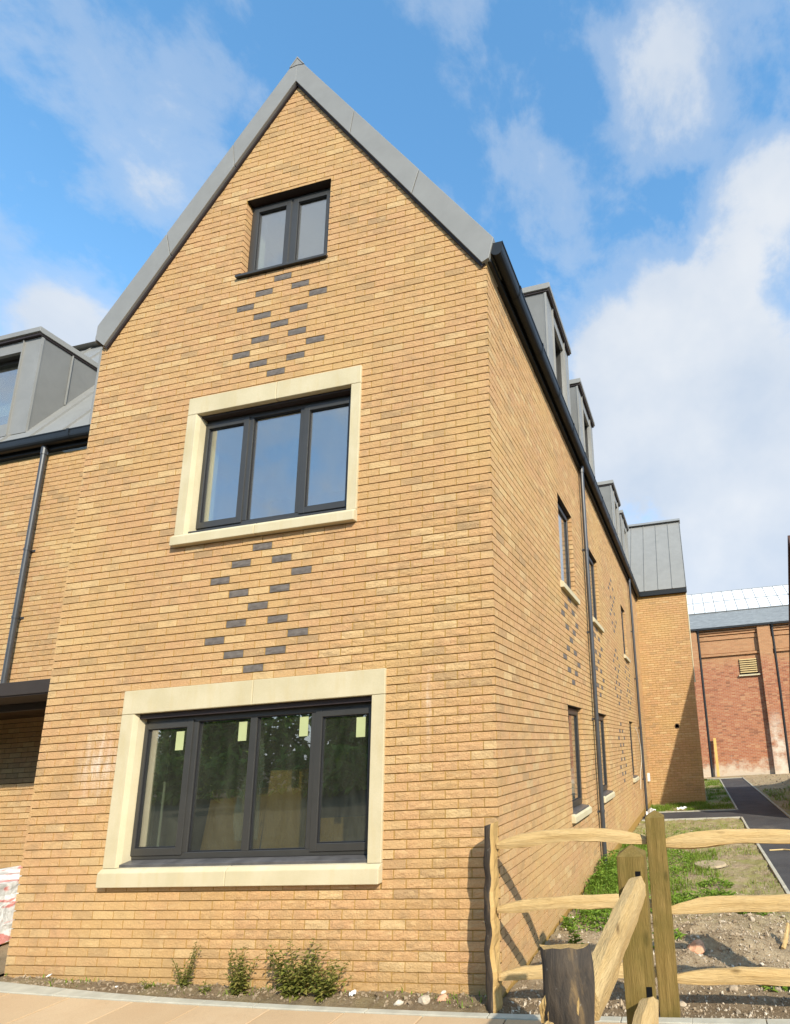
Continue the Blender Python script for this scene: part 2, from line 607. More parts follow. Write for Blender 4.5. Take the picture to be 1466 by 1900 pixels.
def mat_red_wall():
    """old red brickwork too far away for its bricks to be told apart; object space x along the wall, z up"""
    m, t, b = material('old_red_brickwork')
    p = opos(t)
    sw = t.nodes.new('ShaderNodeSeparateXYZ')
    t.links.new(p, sw.inputs[0])
    cb = t.nodes.new('ShaderNodeCombineXYZ')
    t.links.new(sw.outputs['X'], cb.inputs[0])
    t.links.new(sw.outputs['Z'], cb.inputs[1])
    br = t.nodes.new('ShaderNodeTexBrick')
    br.offset = 0.5
    br.inputs['Scale'].default_value = 1.0
    br.inputs['Brick Width'].default_value = 0.225
    br.inputs['Row Height'].default_value = 0.075
    br.inputs['Mortar Size'].default_value = 0.010
    br.inputs['Mortar Smooth'].default_value = 0.3
    br.inputs['Color1'].default_value = (0.32, 0.105, 0.052, 1)
    br.inputs['Color2'].default_value = (0.40, 0.160, 0.078, 1)
    br.inputs['Mortar'].default_value = (0.38, 0.26, 0.17, 1)
    t.links.new(cb.outputs[0], br.inputs['Vector'])
    c = br.outputs['Color']
    # single bricks that have weathered pale or burnt dark
    wn = t.nodes.new('ShaderNodeTexWhiteNoise')
    sn = t.nodes.new('ShaderNodeVectorMath')
    sn.operation = 'SNAP'
    sn.inputs[1].default_value = (0.225, 0.075, 1)
    t.links.new(cb.outputs[0], sn.inputs[0])
    t.links.new(sn.outputs[0], wn.inputs['Vector'])
    c = mixc(t, ramp(t, wn.outputs['Value'], [(0.80, 0.0), (0.9, 0.6)]), c, (0.46, 0.26, 0.14))
    c = mixc(t, ramp(t, wn.outputs['Value'], [(0.06, 0.65), (0.12, 0.0)]), c, (0.20, 0.09, 0.055))
    # sandy bricks of the rebuilt upper part
    up = math_node(t, 'ADD', sw.outputs['Z'], math_node(t, 'MULTIPLY', noise_node(t, p, 1.6, 4, 0.6), 1.2))
    c = mixc(t, ramp(t, math_node(t, 'MULTIPLY', up, 0.1), [(0.60, 0.0), (0.66, 0.55)]), c, (0.44, 0.26, 0.125))
    # salts: pale bloom along the foot and up the pier
    fz = math_node(t, 'ADD', math_node(t, 'MULTIPLY', sw.outputs['Z'], -0.9), math_node(t, 'MULTIPLY', noise_node(t, p, 2.0, 5, 0.65), 2.0))
    c = mixc(t, ramp(t, fz, [(0.42, 0.0), (0.95, 0.85)]), c, (0.56, 0.47, 0.35))
    sp = spot(t, p, (4.05, 0, 1.0), (0.55, 1.5, 2.3))
    sp = math_node(t, 'MULTIPLY', sp, ramp(t, noise_node(t, p, 2.6, 5, 0.65), [(0.32, 0.0), (0.62, 1.6)]))
    c = mixc(t, math_node(t, 'MINIMUM', sp, 0.9), c, (0.60, 0.52, 0.41))
    t.links.new(c, b.inputs['Base Color'])
    setv(b, Roughness=0.92)
    b.inputs['Specular IOR Level'].default_value = 0.15
    bump(t, b, math_node(t, 'ADD', math_node(t, 'MULTIPLY', br.outputs['Fac'], -1.0), noise_node(t, p, 30, 3, 0.6)), 0.6, 0.012)
    return m


def mat_film():
    m, t, b = material('crumpled_wrap')
    p = wpos(t)
    n = noise_node(t, p, 7, 5, 0.6, 1.2)
    c = mixc(t, ramp(t, n, [(0.35, 0.0), (0.65, 1.0)]), (0.50, 0.49, 0.46), (0.80, 0.79, 0.76))
    c = mixc(t, ramp(t, noise_node(t, mapped(t, p, (1, 1, 2.2)), 5.0, 3, 0.5, 0.8), [(0.56, 0.0), (0.62, 0.8)]), c, (0.62, 0.16, 0.13))
    t.links.new(c, b.inputs['Base Color'])
    setv(b, Roughness=0.35)
    bump(t, b, n, 0.7, 0.04)
    return m


def mat_clear_film():
    m, t, b = material('clear_plastic_sheet')
    out = t.nodes['Material Output']
    tr = t.nodes.new('ShaderNodeBsdfTransparent')
    mx = t.nodes.new('ShaderNodeMixShader')
    mx.inputs[0].default_value = 0.4
    setv(b, Roughness=0.25)
    b.inputs['Base Color'].default_value = (0.5, 0.52, 0.48, 1)
    t.links.new(tr.outputs[0], mx.inputs[1])
    t.links.new(b.outputs[0], mx.inputs[2])
    t.links.new(mx.outputs[0], out.inputs[0])
    return m


def mat_slate():
    m, t, b = material('slate_roofing')
    p = opos(t)
    c = mixc(t, ramp(t, noise_node(t, mapped(t, p, (1.5, 5, 5)), 2.2, 5, 0.65), [(0.35, 0.0), (0.7, 1.0)]), (0.15, 0.155, 0.155), (0.235, 0.245, 0.24))
    c = mixc(t, ramp(t, noise_node(t, mapped(t, p, (0.9, 6, 6)), 2.9, 4, 0.7), [(0.60, 0.0), (0.70, 0.7)]), c, (0.36, 0.37, 0.36))
    t.links.new(c, b.inputs['Base Color'])
    setv(b, Roughness=0.6)
    return m


M_BRICK = mat_brick()
M_MORTAR = mat_simple('buff_mortar', (0.34, 0.205, 0.062), 0.95, 0.1, 0.15, 14, 0.4, 90)
M_DBRICK = mat_dark_brick()
M_STONE = mat_stone()
M_ZINC = mat_zinc()
M_ZINC_SHADE = mat_zinc('shaded_zinc_cheek', (0.165, 0.162, 0.150))  # darker zinc copy: the cheeks' weaker sunlight is put into the colour
M_GUTTER = mat_simple('black_gutter', (0.012, 0.014, 0.016), 0.5, 0.3, 0.1, 8, 0.0)
M_PIPE = mat_simple('dark_grey_pipe', (0.045, 0.046, 0.048), 0.3, 0.5, 0.15, 5, 0.0)
M_FRAME = mat_simple('anthracite_frame', (0.036, 0.034, 0.030), 0.38, 0.5, 0.08, 6, 0.0)
M_GASKET = mat_simple('black_gasket', (0.012, 0.012, 0.013), 0.6, 0.3, 0.05, 6, 0.0)
M_SILL = mat_simple('weathered_metal_sill', (0.075, 0.070, 0.068), 0.4, 0.5, 0.35, 7, 0.0)
M_GLASS = mat_glass()
M_PLASTER = mat_simple('pale_plaster', (0.70, 0.71, 0.64), 0.9, 0.2, 0.05, 3, 0.0)
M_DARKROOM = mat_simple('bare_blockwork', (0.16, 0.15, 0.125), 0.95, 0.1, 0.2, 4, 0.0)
M_STICK = mat_simple('pale_green_paper', (0.37, 0.40, 0.20), 0.7, 0.2, 0.05, 8, 0.0)
M_DARKTRIM = mat_simple('dark_brown_trim', (0.030, 0.022, 0.022), 0.6, 0.3, 0.1, 8, 0.0)
M_CANOPY = mat_simple('dark_bronze_metal', (0.034, 0.025, 0.019), 0.6, 0.3, 0.1, 6, 0.0)
M_RAIL = mat_wood('cleft_chestnut', (0.45, 0.295, 0.118), (0.51, 0.355, 0.165), (0.34, 0.205, 0.075), 'X')
M_CLEFT = mat_wood('cleft_post_face', (0.40, 0.250, 0.085), (0.46, 0.300, 0.120), (0.30, 0.175, 0.060), 'Z')
M_POST = mat_wood('treated_softwood', (0.150, 0.096, 0.024), (0.235, 0.155, 0.048), (0.082, 0.054, 0.014), 'Z', green=(0.120, 0.092, 0.020))
M_BARK = mat_bark()
M_BOARD = mat_wood('brown_board', (0.42, 0.24, 0.06), (0.48, 0.29, 0.09), (0.34, 0.19, 0.05), 'Z')
M_PLANK = mat_wood('yellow_plank', (0.56, 0.36, 0.10), (0.62, 0.42, 0.14), (0.46, 0.28, 0.08), 'Z')
M_SOIL = mat_soil()
M_STONES = mat_tone('rubble_stone', [(0.0, (0.20, 0.145, 0.090)), (0.5, (0.33, 0.25, 0.165)), (0.85, (0.42, 0.345, 0.25)), (1.0, (0.55, 0.48, 0.38))], 0.9, 35, 0.2)
M_REDSTONE = mat_simple('broken_brick', (0.50, 0.27, 0.16), 0.9, 0.2, 0.25, 20, 0.5, 60)
M_LEAF = mat_tone('leaf_green', [(0.0, (0.090, 0.155, 0.016)), (0.5, (0.170, 0.275, 0.028)), (1.0, (0.26, 0.36, 0.055))], 0.55, 20, 0.15, 0.35)
M_WEED = mat_tone('dusty_leaf', [(0.0, (0.095, 0.105, 0.020)), (0.5, (0.180, 0.185, 0.035)), (1.0, (0.30, 0.25, 0.07))], 0.65, 20, 0.15, 0.3)
M_GRASS = mat_tone('grass_blade', [(0.0, (0.115, 0.195, 0.018)), (0.55, (0.200, 0.280, 0.034)), (0.8, (0.23, 0.23, 0.06)), (1.0, (0.36, 0.29, 0.12))], 0.6, 3, 0.2, 0.35)
M_ASPHALT = mat_asphalt()
M_KERB = mat_simple('concrete_edging', (0.40, 0.37, 0.29), 0.9, 0.2, 0.15, 7, 0.3, 90)
M_SLAB = mat_slab()
M_COVER = mat_simple('dusty_cover', (0.36, 0.28, 0.18), 0.95, 0.1, 0.25, 9, 0.3)
M_VERGE = mat_simple('brown_verge', (0.085, 0.045, 0.034), 0.7, 0.2, 0.15, 5, 0.0)
M_RECESS_SHADE = mat_simple('brown_recess_shade', (0.13, 0.08, 0.04), 0.9, 0.1, 0.2, 3, 0.0)  # shade under the canopy put into a brown lining colour
M_CABLE = mat_simple('pale_cable', (0.55, 0.50, 0.40), 0.6, 0.3, 0.05, 6, 0.0)
M_BED = mat_simple('sand_joint', (0.17, 0.115, 0.06), 0.95, 0.1, 0.1, 20, 0.3)
M_RED = mat_red_wall()
M_SLATE = mat_slate()
M_ROOFGLASS = mat_simple('milky_roof_glass', (0.74, 0.75, 0.76), 0.25, 0.5, 0.03, 2, 0.0)
M_WHITEBAR = mat_simple('grey_glazing_bar', (0.24, 0.24, 0.225), 0.5, 0.4, 0.05, 6, 0.0)
M_LOUVRE = mat_simple('sandy_louvre', (0.50, 0.36, 0.17), 0.8, 0.2, 0.1, 6, 0.0)
M_FILM = mat_film()
M_CLEAR = mat_clear_film()
M_WHITE = mat_simple('white_plastic', (0.66, 0.65, 0.61), 0.5, 0.4, 0.03, 6, 0.0)
M_RENDER = mat_simple('brown_hung_wall', (0.16, 0.085, 0.05), 0.8, 0.2, 0.2, 3, 0.3, 30)
M_ROAD = mat_simple('worn_tarmac', (0.062, 0.056, 0.042), 0.95, 0.0, 0.2, 2, 0.5, 90)
M_BLACK = mat_simple('dark_void', (0.006, 0.006, 0.006), 0.9, 0.1, 0.0, 6, 0.0)


# ------------------------------------------------------------------ wall-plane maps: (u along the wall, n outwards, z) -> world
def front_map(y0):
    return lambda u, n, z: (u, y0 - n, z)


def east_map(x0):
    return lambda u, n, z: (x0 + n, u, z)


def west_map(x0):
    return lambda u, n, z: (x0 - n, u, z)


CO = 0.075
PITCH = 0.225


def clip_half(poly, a, b, c):
    """keep a*u+b*z<=c"""
    out = []
    for i in range(len(poly)):
        p, q = poly[i], poly[(i + 1) % len(poly)]
        dp, dq = a * p[0] + b * p[1] - c, a * q[0] + b * q[1] - c
        if dp <= 0:
            out.append(p)
        if (dp < 0 < dq) or (dq < 0 < dp):
            t = dp / (dp - dq)
            out.append((p[0] + t * (q[0] - p[0]), p[1] + t * (q[1] - p[1])))
    return out


def minus_rect(rects, o):
    res = []
    for (a, b, c, d) in rects:
        oa, ob, oc, od = o
        if ob <= a or oa >= b or od <= c or oc >= d:
            res.append((a, b, c, d))
            continue
        if oa > a:
            res.append((a, oa, c, d))
        if ob < b:
            res.append((ob, b, c, d))
        m0, m1 = max(a, oa), min(b, ob)
        if oc > c:
            res.append((m0, m1, c, oc))
        if od < d:
            res.append((m0, m1, od, d))
    return res


def lay_bricks(u0, u1, c0, c1, openings=(), halfplanes=(), parity=1, end_trim=0.0):
    """list of (poly, is_whole, course, centre column k)"""
    out = []
    c = c0
    while c < c1:
        za, zb = c * CO + 0.005, (c + 1) * CO - 0.005
        off = 0.0 if (c % 2 == parity) else PITCH / 2
        k = math.floor((u0 - off) / PITCH) - 1
        while True:
            a = off + k * PITCH + 0.005
            b = a + PITCH - 0.010
            k += 1
            if a > u1:
                break
            wa, wb = max(a, u0), min(b, u1)
            if wb - wa < 0.02:
                continue
            rects = [(wa, wb, za, zb)]
            for o in openings:
                rects = minus_rect(rects, o)
            for r in rects:
                if r[1] - r[0] < 0.015 or r[3] - r[2] < 0.012:
                    continue
                poly = [(r[0], r[2]), (r[1], r[2]), (r[1], r[3]), (r[0], r[3])]
                for h in halfplanes:
                    if poly:
                        poly = clip_half(poly, *h)
                if len(poly) < 3:
                    continue
                whole = len(poly) == 4 and abs((poly[1][0] - poly[0][0]) - (PITCH - 0.01)) < 1e-4 and abs((r[3] - r[2]) - 0.065) < 1e-4
                for h in halfplanes:
                    if any(h[0] * q[0] + h[1] * q[1] > h[2] - 1e-6 for q in poly):
                        whole = False
                out.append((poly, whole, c, (a + b) / 2))
        c += 1
    return out


def _brick_variant(i):
    """a creased stock brick, centred, in u,n,z order; the face is a small grid with shallow folds"""
    rr = random.Random(i * 13 + 5)
    nx, nz = 5, 3
    hw, hh = (PITCH - 0.01) / 2, 0.0325
    vs, fs = [], []
    for j in range(nz + 1):
        for k in range(nx + 1):
            edge = j in (0, nz) or k in (0, nx)
            n = rr.uniform(-0.0022, 0.0022) - (0.0022 if edge else 0)
            du = rr.uniform(-0.012, 0.012) if 0 < k < nx else rr.uniform(-0.0012, 0.0012)
            dz = rr.uniform(-0.006, 0.006) if 0 < j < nz else rr.uniform(-0.0012, 0.0012)
            vs.append((-hw + 2 * hw * k / nx + du, n, -hh + 2 * hh * j / nz + dz))
    W = nx + 1
    for j in range(nz):
        for k in range(nx):
            a = j * W + k
            fs.append((a, a + 1, a + W + 1, a + W))
    b = len(vs)
    vs += [(-hw, -0.026, -hh), (hw, -0.026, -hh), (hw, -0.026, hh), (-hw, -0.026, hh)]
    fs.append((b, b + 1) + tuple(range(nx, -1, -1)))
    fs.append((b + 2, b + 3) + tuple(nz * W + k for k in range(0, W)))
    fs.append((b + 1, b + 2) + tuple(j * W + nx for j in range(nz, -1, -1)))
    fs.append((b + 3, b) + tuple(j * W for j in range(0, nz + 1)))
    return vs, fs


def variants(name, T, mat, n=6):
    res = []
    for i in range(n):
        vs, fs = _brick_variant(i)
        m = MB()
        o = Vector(T(0, 0, 0))
        m.mesh([Vector(T(*v)) - o for v in vs], fs)
        me = m.data(name, mat)
        bm = bmesh.new()
        bm.from_mesh(me)
        out = (Vector(T(0, 1, 0)) - o)
        if sum(f.normal.dot(out) * f.calc_area() for f in bm.faces if abs(f.normal.dot(out)) > 0.7) < 0:
            bmesh.ops.reverse_faces(bm, faces=bm.faces)
        bm.to_mesh(me)
        bm.free()
        res.append(me)
    return res


_VAR = {}


def get_variants(key, T, mat):
    if key not in _VAR:
        _VAR[key] = variants(key[0], T, mat)
    return _VAR[key]


def tone_pick(c, u):
    """mostly mid buff, a few dark, pale or pinkish; tones drift in patches"""
    t = 0.52 + 0.24 * noise.noise(Vector((u * 0.9, c * 0.11, 3.1))) + random.gauss(0, 0.17)
    if random.random() < 0.035:
        t = rnd(0.04, 0.14)
    if random.random() < 0.05:
        t = rnd(0.86, 0.95)
    return min(max(t, 0.02), 0.95)


def brick_faces(mb, T, poly, tone, jitter=0.0015, back=0.026):
    n = rnd(-jitter, jitter)
    k = len(poly)
    tilt = [n + rnd(-0.0008, 0.0008) for _ in range(k)]
    e = 0.0016
    cu = sum(p[0] for p in poly) / k
    cz = sum(p[1] for p in poly) / k
    fr = [T(p[0], tl, p[1]) for p, tl in zip(poly, tilt)]
    bk = [T(p[0] + (e if p[0] < cu else -e) * 0, -back, p[1]) for p in poly]
    mb.poly(fr, 0, tone)
    for i in range(k):
        j = (i + 1) % k
        mb.poly([fr[j], fr[i], bk[i], bk[j]], 0, tone)


def brickwork(parent, jobs, darkset=None, limit=300):
    """jobs: list of (key, T, bricks). The largest whole bricks in view become objects, the rest one joined part."""
    cand = []
    rest = []
    pj = MB()
    for key, T, bricks, darks in jobs:
        for (poly, whole, c, uc) in bricks:
            cz = (c + 0.5) * CO
            if len(poly) == 4 and key != 'rv':
                ue = max(q[0] for q in poly)
                zl, zh = min(q[1] for q in poly), max(q[1] for q in poly)
                if ue < max(q[0] for b_ in bricks[-1:] for q in b_[0]) + 99 and abs(ue - (uc + PITCH / 2 - 0.005)) < 1e-3:
                    f = -0.0035
                    A = [T(ue - 0.001, f, zl), T(ue + 0.0101, f, zl), T(ue + 0.0101, f, zh), T(ue - 0.001, f, zh)]
                    B = [T(ue - 0.001, -0.02, zl), T(ue + 0.0101, -0.02, zl), T(ue + 0.0101, -0.02, zh), T(ue - 0.001, -0.02, zh)]
                    pj.mesh(A + B, [(0, 1, 2, 3), (0, 4, 5, 1), (2, 6, 7, 3)])
            isdark = any(dc == c and abs(uc - du) < 0.06 for dc, du in darks)
            if isdark and whole:
                vs = get_variants(('dark_brick', key), T, M_DBRICK)
                o = bpy.data.objects.new('dark_brick', random.choice(vs))
                COL.objects.link(o)
                o.parent = parent
                o.location = T(uc, rnd(-0.001, 0.001), cz)
                continue
            P = T(uc, 0, cz)
            if whole and in_view(P, 10):
                d = depth_of(P)
                nv = (Vector(T(0, 1, 0)) - Vector(T(0, 0, 0)))
                cosv = (_cl - Vector(P)).normalized().dot(nv)
                cand.append((cosv / (d * d), key, T, poly, c, uc))
            else:
                rest.append((T, poly, c, uc))
    cand.sort(key=lambda q: -q[0])
    for i, (a, key, T, poly, c, uc) in enumerate(cand):
        if i < limit:
            vs = get_variants(('brick', key), T, M_BRICK)
            o = bpy.data.objects.new('brick', random.choice(vs))
            COL.objects.link(o)
            o.parent = parent
            o.location = T(uc, rnd(-0.0015, 0.0015), (c + 0.5) * CO)
            o['tone'] = tone_pick(c, uc)
        else:
            rest.append((T, poly, c, uc))
    mb = MB()
    for T, poly, c, uc in rest:
        brick_faces(mb, T, poly, tone_pick(c, uc))
    o = mb.build('brickwork', M_BRICK, parent)
    o['kind'] = 'stuff'
    pj.build('mortar_joints', M_MORTAR, parent)['kind'] = 'stuff'
    return o


def wall_with_holes(mb, T, u0, u1, z0, z1, holes, n=-0.0105, extra_top=None):
    us = sorted(set([u0, u1] + [min(max(h[i], u0), u1) for h in holes for i in (0, 1)]))
    zs = sorted(set([z0, z1] + [min(max(h[i], z0), z1) for h in holes for i in (2, 3)]))
    for i in range(len(us) - 1):
        for j in range(len(zs) - 1):
            mu, mz = (us[i] + us[i + 1]) / 2, (zs[j] + zs[j + 1]) / 2
            if any(h[0] < mu < h[1] and h[2] < mz < h[3] for h in holes):
                continue
            mb.poly([T(us[i], n, zs[j]), T(us[i + 1], n, zs[j]), T(us[i + 1], n, zs[j + 1]), T(us[i], n, zs[j + 1])])
    if extra_top:
        mb.poly([T(u, n, z) for u, z in extra_top])


# ------------------------------------------------------------------ windows
def make_window(parent, T, u0, u1, z0, z1, back, splits, sash, sticker=False, name='window', sill=None, fw=0.054):
    """frame fills u0..u1,z0..z1 with its face at n=-back. splits: fractions; sash: which lights open"""
    nf = -back
    m = MB()
    m.box((u0, nf - 0.06, z0), (u0 + fw, nf, z1), 0, T)
    m.box((u1 - fw, nf - 0.06, z0), (u1, nf, z1), 0, T)
    m.box((u0 + fw, nf - 0.06, z1 - fw), (u1 - fw, nf, z1), 0, T)
    m.box((u0 + fw, nf - 0.06, z0), (u1 - fw, nf, z0 + fw), 0, T)
    edges = [u0 + fw] + splits + [u1 - fw]
    mw = 0.070
    for s in splits:
        m.box((s - mw / 2, nf - 0.06, z0 + fw), (s + mw / 2, nf + 0.002, z1 - fw), 0, T)
    win = m.build(name, M_FRAME, parent, bevel=0.004)
    for i in range(len(edges) - 1):
        a = edges[i] + (mw / 2 if i else 0)
        b = edges[i + 1] - (mw / 2 if i < len(edges) - 2 else 0)
        c, d = z0 + fw, z1 - fw
        if sash[i]:
            s = MB()
            sw = 0.045
            nn = nf + 0.012
            s.box((a - 0.02, nn - 0.05, c - 0.02), (a + sw, nn, d + 0.02), 0, T)
            s.box((b - sw, nn - 0.05, c - 0.02), (b + 0.02, nn, d + 0.02), 0, T)
            s.box((a + sw, nn - 0.05, d - sw), (b - sw, nn, d + 0.02), 0, T)
            s.box((a + sw, nn - 0.05, c - 0.02), (b - sw, nn, c + sw), 0, T)
            s.build('sash', M_FRAME, win, bevel=0.004)
            a, b, c, d = a + sw, b - sw, c + sw, d - sw
        else:
            nn = nf
        g = MB()
        gw = 0.009
        for q in (((a, c), (a + gw, d)), ((b - gw, c), (b, d)), ((a + gw, c), (b - gw, c + gw)), ((a + gw, d - gw), (b - gw, d))):
            g.box((q[0][0], nn - 0.03, q[0][1]), (q[1][0], nn - 0.012, q[1][1]), 0, T)
        g.build('gasket', M_GASKET, win)
        boxobj('pane', (a + 0.001, nn - 0.032, c + 0.001), (b - 0.001, nn - 0.026, d - 0.001), M_GLASS, win, T=T)
        if sticker:
            x = b - 0.135 + rnd(-0.01, 0.008)
            zt = d - 0.025 + rnd(-0.012, 0.0)
            boxobj('sticker', (x, nn - 0.0255, zt - 0.175), (x + 0.088, nn - 0.0245, zt), M_STICK, win, T=T)
    if sill:
        sm = MB()
        sm.prism([(-back + 0.0, z0 - 0.002), (-back - 0.03, z0 - 0.002), (-back - 0.03, z0 - 0.035), (sill[2], z0 - 0.052), (sill[2], z0 - 0.022)], sill[0], sill[1], 0, T)
        sm.build('sill', M_SILL if sill[3] else M_FRAME, win, bevel=0.003)
    return win


def room(parent, T, u0, u1, z0, z1, nf, depth, hole, mat=None):
    """the inside faces of the room behind a window; hole=(u0,u1,z0,z1) of the reveal"""
    m = MB()
    ni, nb = -nf, -depth
    # walls seen from inside
    m.poly([T(u0, nb, z0), T(u1, nb, z0), T(u1, nb, z1), T(u0, nb, z1)])
    m.poly([T(u0, ni, z0), T(u0, nb, z0), T(u0, nb, z1), T(u0, ni, z1)])
    m.poly([T(u1, ni, z0), T(u1, ni, z1), T(u1, nb, z1), T(u1, nb, z0)])
    m.poly([T(u0, ni, z1), T(u0, nb, z1), T(u1, nb, z1), T(u1, ni, z1)])
    m.poly([T(u0, ni, z0), T(u1, ni, z0), T(u1, nb, z0), T(u0, nb, z0)])
    wall_with_holes(m, T, u0, u1, z0, z1, [hole], n=ni)
    a, b, c, d = hole
    rv = -hole_front
    for q in ((a, c, a, d), (b, c, b, d), (a, c, b, c), (a, d, b, d)):
        m.poly([T(q[0], rv, q[1]), T(q[2], rv, q[3]), T(q[2], ni, q[3]), T(q[0], ni, q[1])])
    return m.build('room_lining', mat or M_PLASTER, parent)


hole_front = 0.14

# =================================================================== SETTING: ground
def gz(y):
    t = min(max((y - 0.5) / 7.5, 0), 1)
    return -0.03 - 0.12 * t


def pave_z(x):
    return 0.030 + 0.0034 * x * x - 0.002 * x


def build_ground():
    m = MB()
    S = 900
    m.poly([(-S, -S, -0.24), (S, -S, -0.24), (S, S, -0.24), (-S, S, -0.24)])
    tag(m.build('ground', M_ROAD, fix=False), kind='structure')
    # pavement: bedding sheet, then slabs and edging as pieces
    m = MB()
    xs = [-8 + 0.5 * i for i in range(25)]
    for a, b in zip(xs[:-1], xs[1:]):
        m.poly([(a, -3.9, pave_z(a) - 0.012), (b, -3.9, pave_z(b) - 0.012), (b, -0.33, pave_z(b) - 0.012), (a, -0.33, pave_z(a) - 0.012)])
        m.poly([(a, -3.9, pave_z(a) - 0.012), (b, -3.9, pave_z(b) - 0.012), (b, -3.9, -0.3), (a, -3.9, -0.3)])
    pv = tag(m.build('pavement', M_BED), kind='structure')
    xs = [-0.43 + 0.602 * i for i in range(-12, 8)]
    yj = [-0.392, -0.992, -1.592, -2.192, -2.792, -3.392]
    for a, b in zip(xs[:-1], xs[1:]):
        for r in range(len(yj) - 1):
            y1, y0 = yj[r], yj[r + 1]
            g = 0.0055
            z = rnd(-0.0012, 0.0012)
            c = [(a + g, y0 + g), (b - g, y0 + g), (b - g, y1 - g), (a + g, y1 - g)]
            s = MB()
            e = 0.004
            top = [(x, y, pave_z(x) + z) for x, y in [(a + g + e, y0 + g + e), (b - g - e, y0 + g + e), (b - g - e, y1 - g - e), (a + g + e, y1 - g - e)]]
            mid = [(x, y, pave_z(x) + z - e) for x, y in c]
            bot = [(x, y, pave_z(x) + z - 0.05) for x, y in c]
            s.mesh(top + mid + bot, [(0, 1, 2, 3)] + [(i, i + 4, (i + 1) % 4 + 4, (i + 1) % 4) for i in range(4)] + [(i + 4, i + 8, (i + 1) % 4 + 8, (i + 1) % 4 + 4) for i in range(4)])
            o = s.build('slab', M_SLAB, pv)
            o['tone'] = rnd(0, 1)
    # concrete edging between the slabs and the planting strip
    ex = [-8.2 + 0.915 * i for i in range(15)]

    def ey(x):
        return -0.335 + 0.0045 * x * x + 0.004 * x if x > -3 else -0.335 + 0.0045 * 9 - 0.012 + 0.055 * (-3 - x)
    for a, b in zip(ex[:-1], ex[1:]):
        s = MB()
        for (p, q) in ((a + 0.003, (a + b) / 2), ((a + b) / 2, b - 0.003)):
            A = [(p, -0.392, pave_z(p) + 0.006), (q, -0.392, pave_z(q) + 0.006), (q, ey(q), pave_z(q) + 0.006), (p, ey(p), pave_z(p) + 0.006)]
            B = [(x, y, z - 0.09) for x, y, z in A]
            s.mesh(A + B, [(0, 1, 2, 3), (7, 6, 5, 4), (0, 4, 5, 1), (1, 5, 6, 2), (2, 6, 7, 3), (3, 7, 4, 0)])
        s.build('edging', M_KERB, pv, bevel=0.004)
    return ey


EDGE_Y = build_ground()


def fbm(x, y, s, o=5):
    return noise.fractal(Vector((x * s, y * s, 1.7)), 1.0, 2.1, o)


def garden_z(x, y):
    h = gz(y)
    h += 0.018 * fbm(x, y, 2.2) + 0.024 * fbm(x, y, 8.0, 4)
    d = math.exp(-((x - 1.55) / 0.75) ** 2 - ((y - 1.35) / 0.75) ** 2)
    h += 0.11 * d * (1 + 0.6 * fbm(x, y, 3.0))
    h += 0.05 * math.exp(-((x - 0.25) / 0.3) ** 2 - ((y - 1.0) / 0.9) ** 2)
    h += 0.05 * math.exp(-((x - 0.2) / 0.35) ** 2 - ((y - 3.8) / 1.5) ** 2)
    if y < 0.4:
        k = min(max((y + 0.33) / 0.7, 0), 1)
        h = h * k + (pave_z(x) - 0.015 + 0.010 * fbm(x, y, 9.0, 3)) * (1 - k)
    return h


def grid_sheet(name, x0, x1, y0, y1, step, zf, tonef=None, ylo=None):
    nx, ny = max(2, int((x1 - x0) / step)), max(2, int((y1 - y0) / step))
    m = MB()
    vs = []
    for j in range(ny + 1):
        for i in range(nx + 1):
            x = x0 + (x1 - x0) * i / nx
            lo = ylo(x) if ylo else y0
            y = lo + (y1 - lo) * j / ny
            vs.append((x, y, zf(x, y)))
    fs = [(j * (nx + 1) + i, j * (nx + 1) + i + 1, (j + 1) * (nx + 1) + i + 1, (j + 1) * (nx + 1) + i) for j in range(ny) for i in range(nx)]
    m.mesh(vs, fs)
    if tonef:
        m.t = [tonef((vs[f[0]][0] + vs[f[2]][0]) / 2, (vs[f[0]][1] + vs[f[2]][1]) / 2) + 1e-4 for f in fs]
    o = m.build(name, M_SOIL, fix=False, smooth=True)
    return tag(o, kind='structure')


grid_sheet('garden_soil', 0.012, 2.46, -0.33, 10.30, 0.032, garden_z, lambda x, y: min(max((y - 1.2) / 2.0, 0), 1), ylo=lambda x: EDGE_Y(x) + 0.002)
grid_sheet('lawn_soil', 0.012, 2.46, 11.93, 23.9, 0.12, lambda x, y: -0.145 + 0.02 * fbm(x, y, 2), lambda x, y: 1.0)


def bed_z(x, y):
    lo = EDGE_Y(x)
    k = (y - lo) / (0.0 - lo + 1e-6)
    base = pave_z(x) - 0.012
    wz = (0.0 if x > -1.5 else -0.010 * (x + 1.5)) + 0.012
    h = base * (1 - k) + wz * k + 0.030 * math.sin(min(max(k, 0), 1) * math.pi) * (0.7 + 1.1 * fbm(x, y, 5))
    return h + 0.016 * fbm(x, y, 14, 4)


grid_sheet('planting_strip', -5.6, 0.012, -0.33, 0.02, 0.022, bed_z, lambda x, y: 0.15, ylo=lambda x: EDGE_Y(x) + 0.002)
grid_sheet('passage_ground', -9.6, -4.74, -0.35, 1.62, 0.1, lambda x, y: pave_z(-4.7) - 0.035 + 0.005 * fbm(x, y, 4), None)


def lawn_z(x, y):
    h = -0.13 + 0.02 * fbm(x, y, 1.5)
    h += 0.55 * math.exp(-((x - 6.0) / 1.1) ** 2 - ((y - 18.6) / 1.5) ** 2) * (1 + 0.5 * fbm(x, y, 1.6))
    h += 0.22 * math.exp(-((x - 4.9) / 0.6) ** 2 - ((y - 15.2) / 1.6) ** 2) * (1 + 0.5 * fbm(x, y, 2.0))
    return h


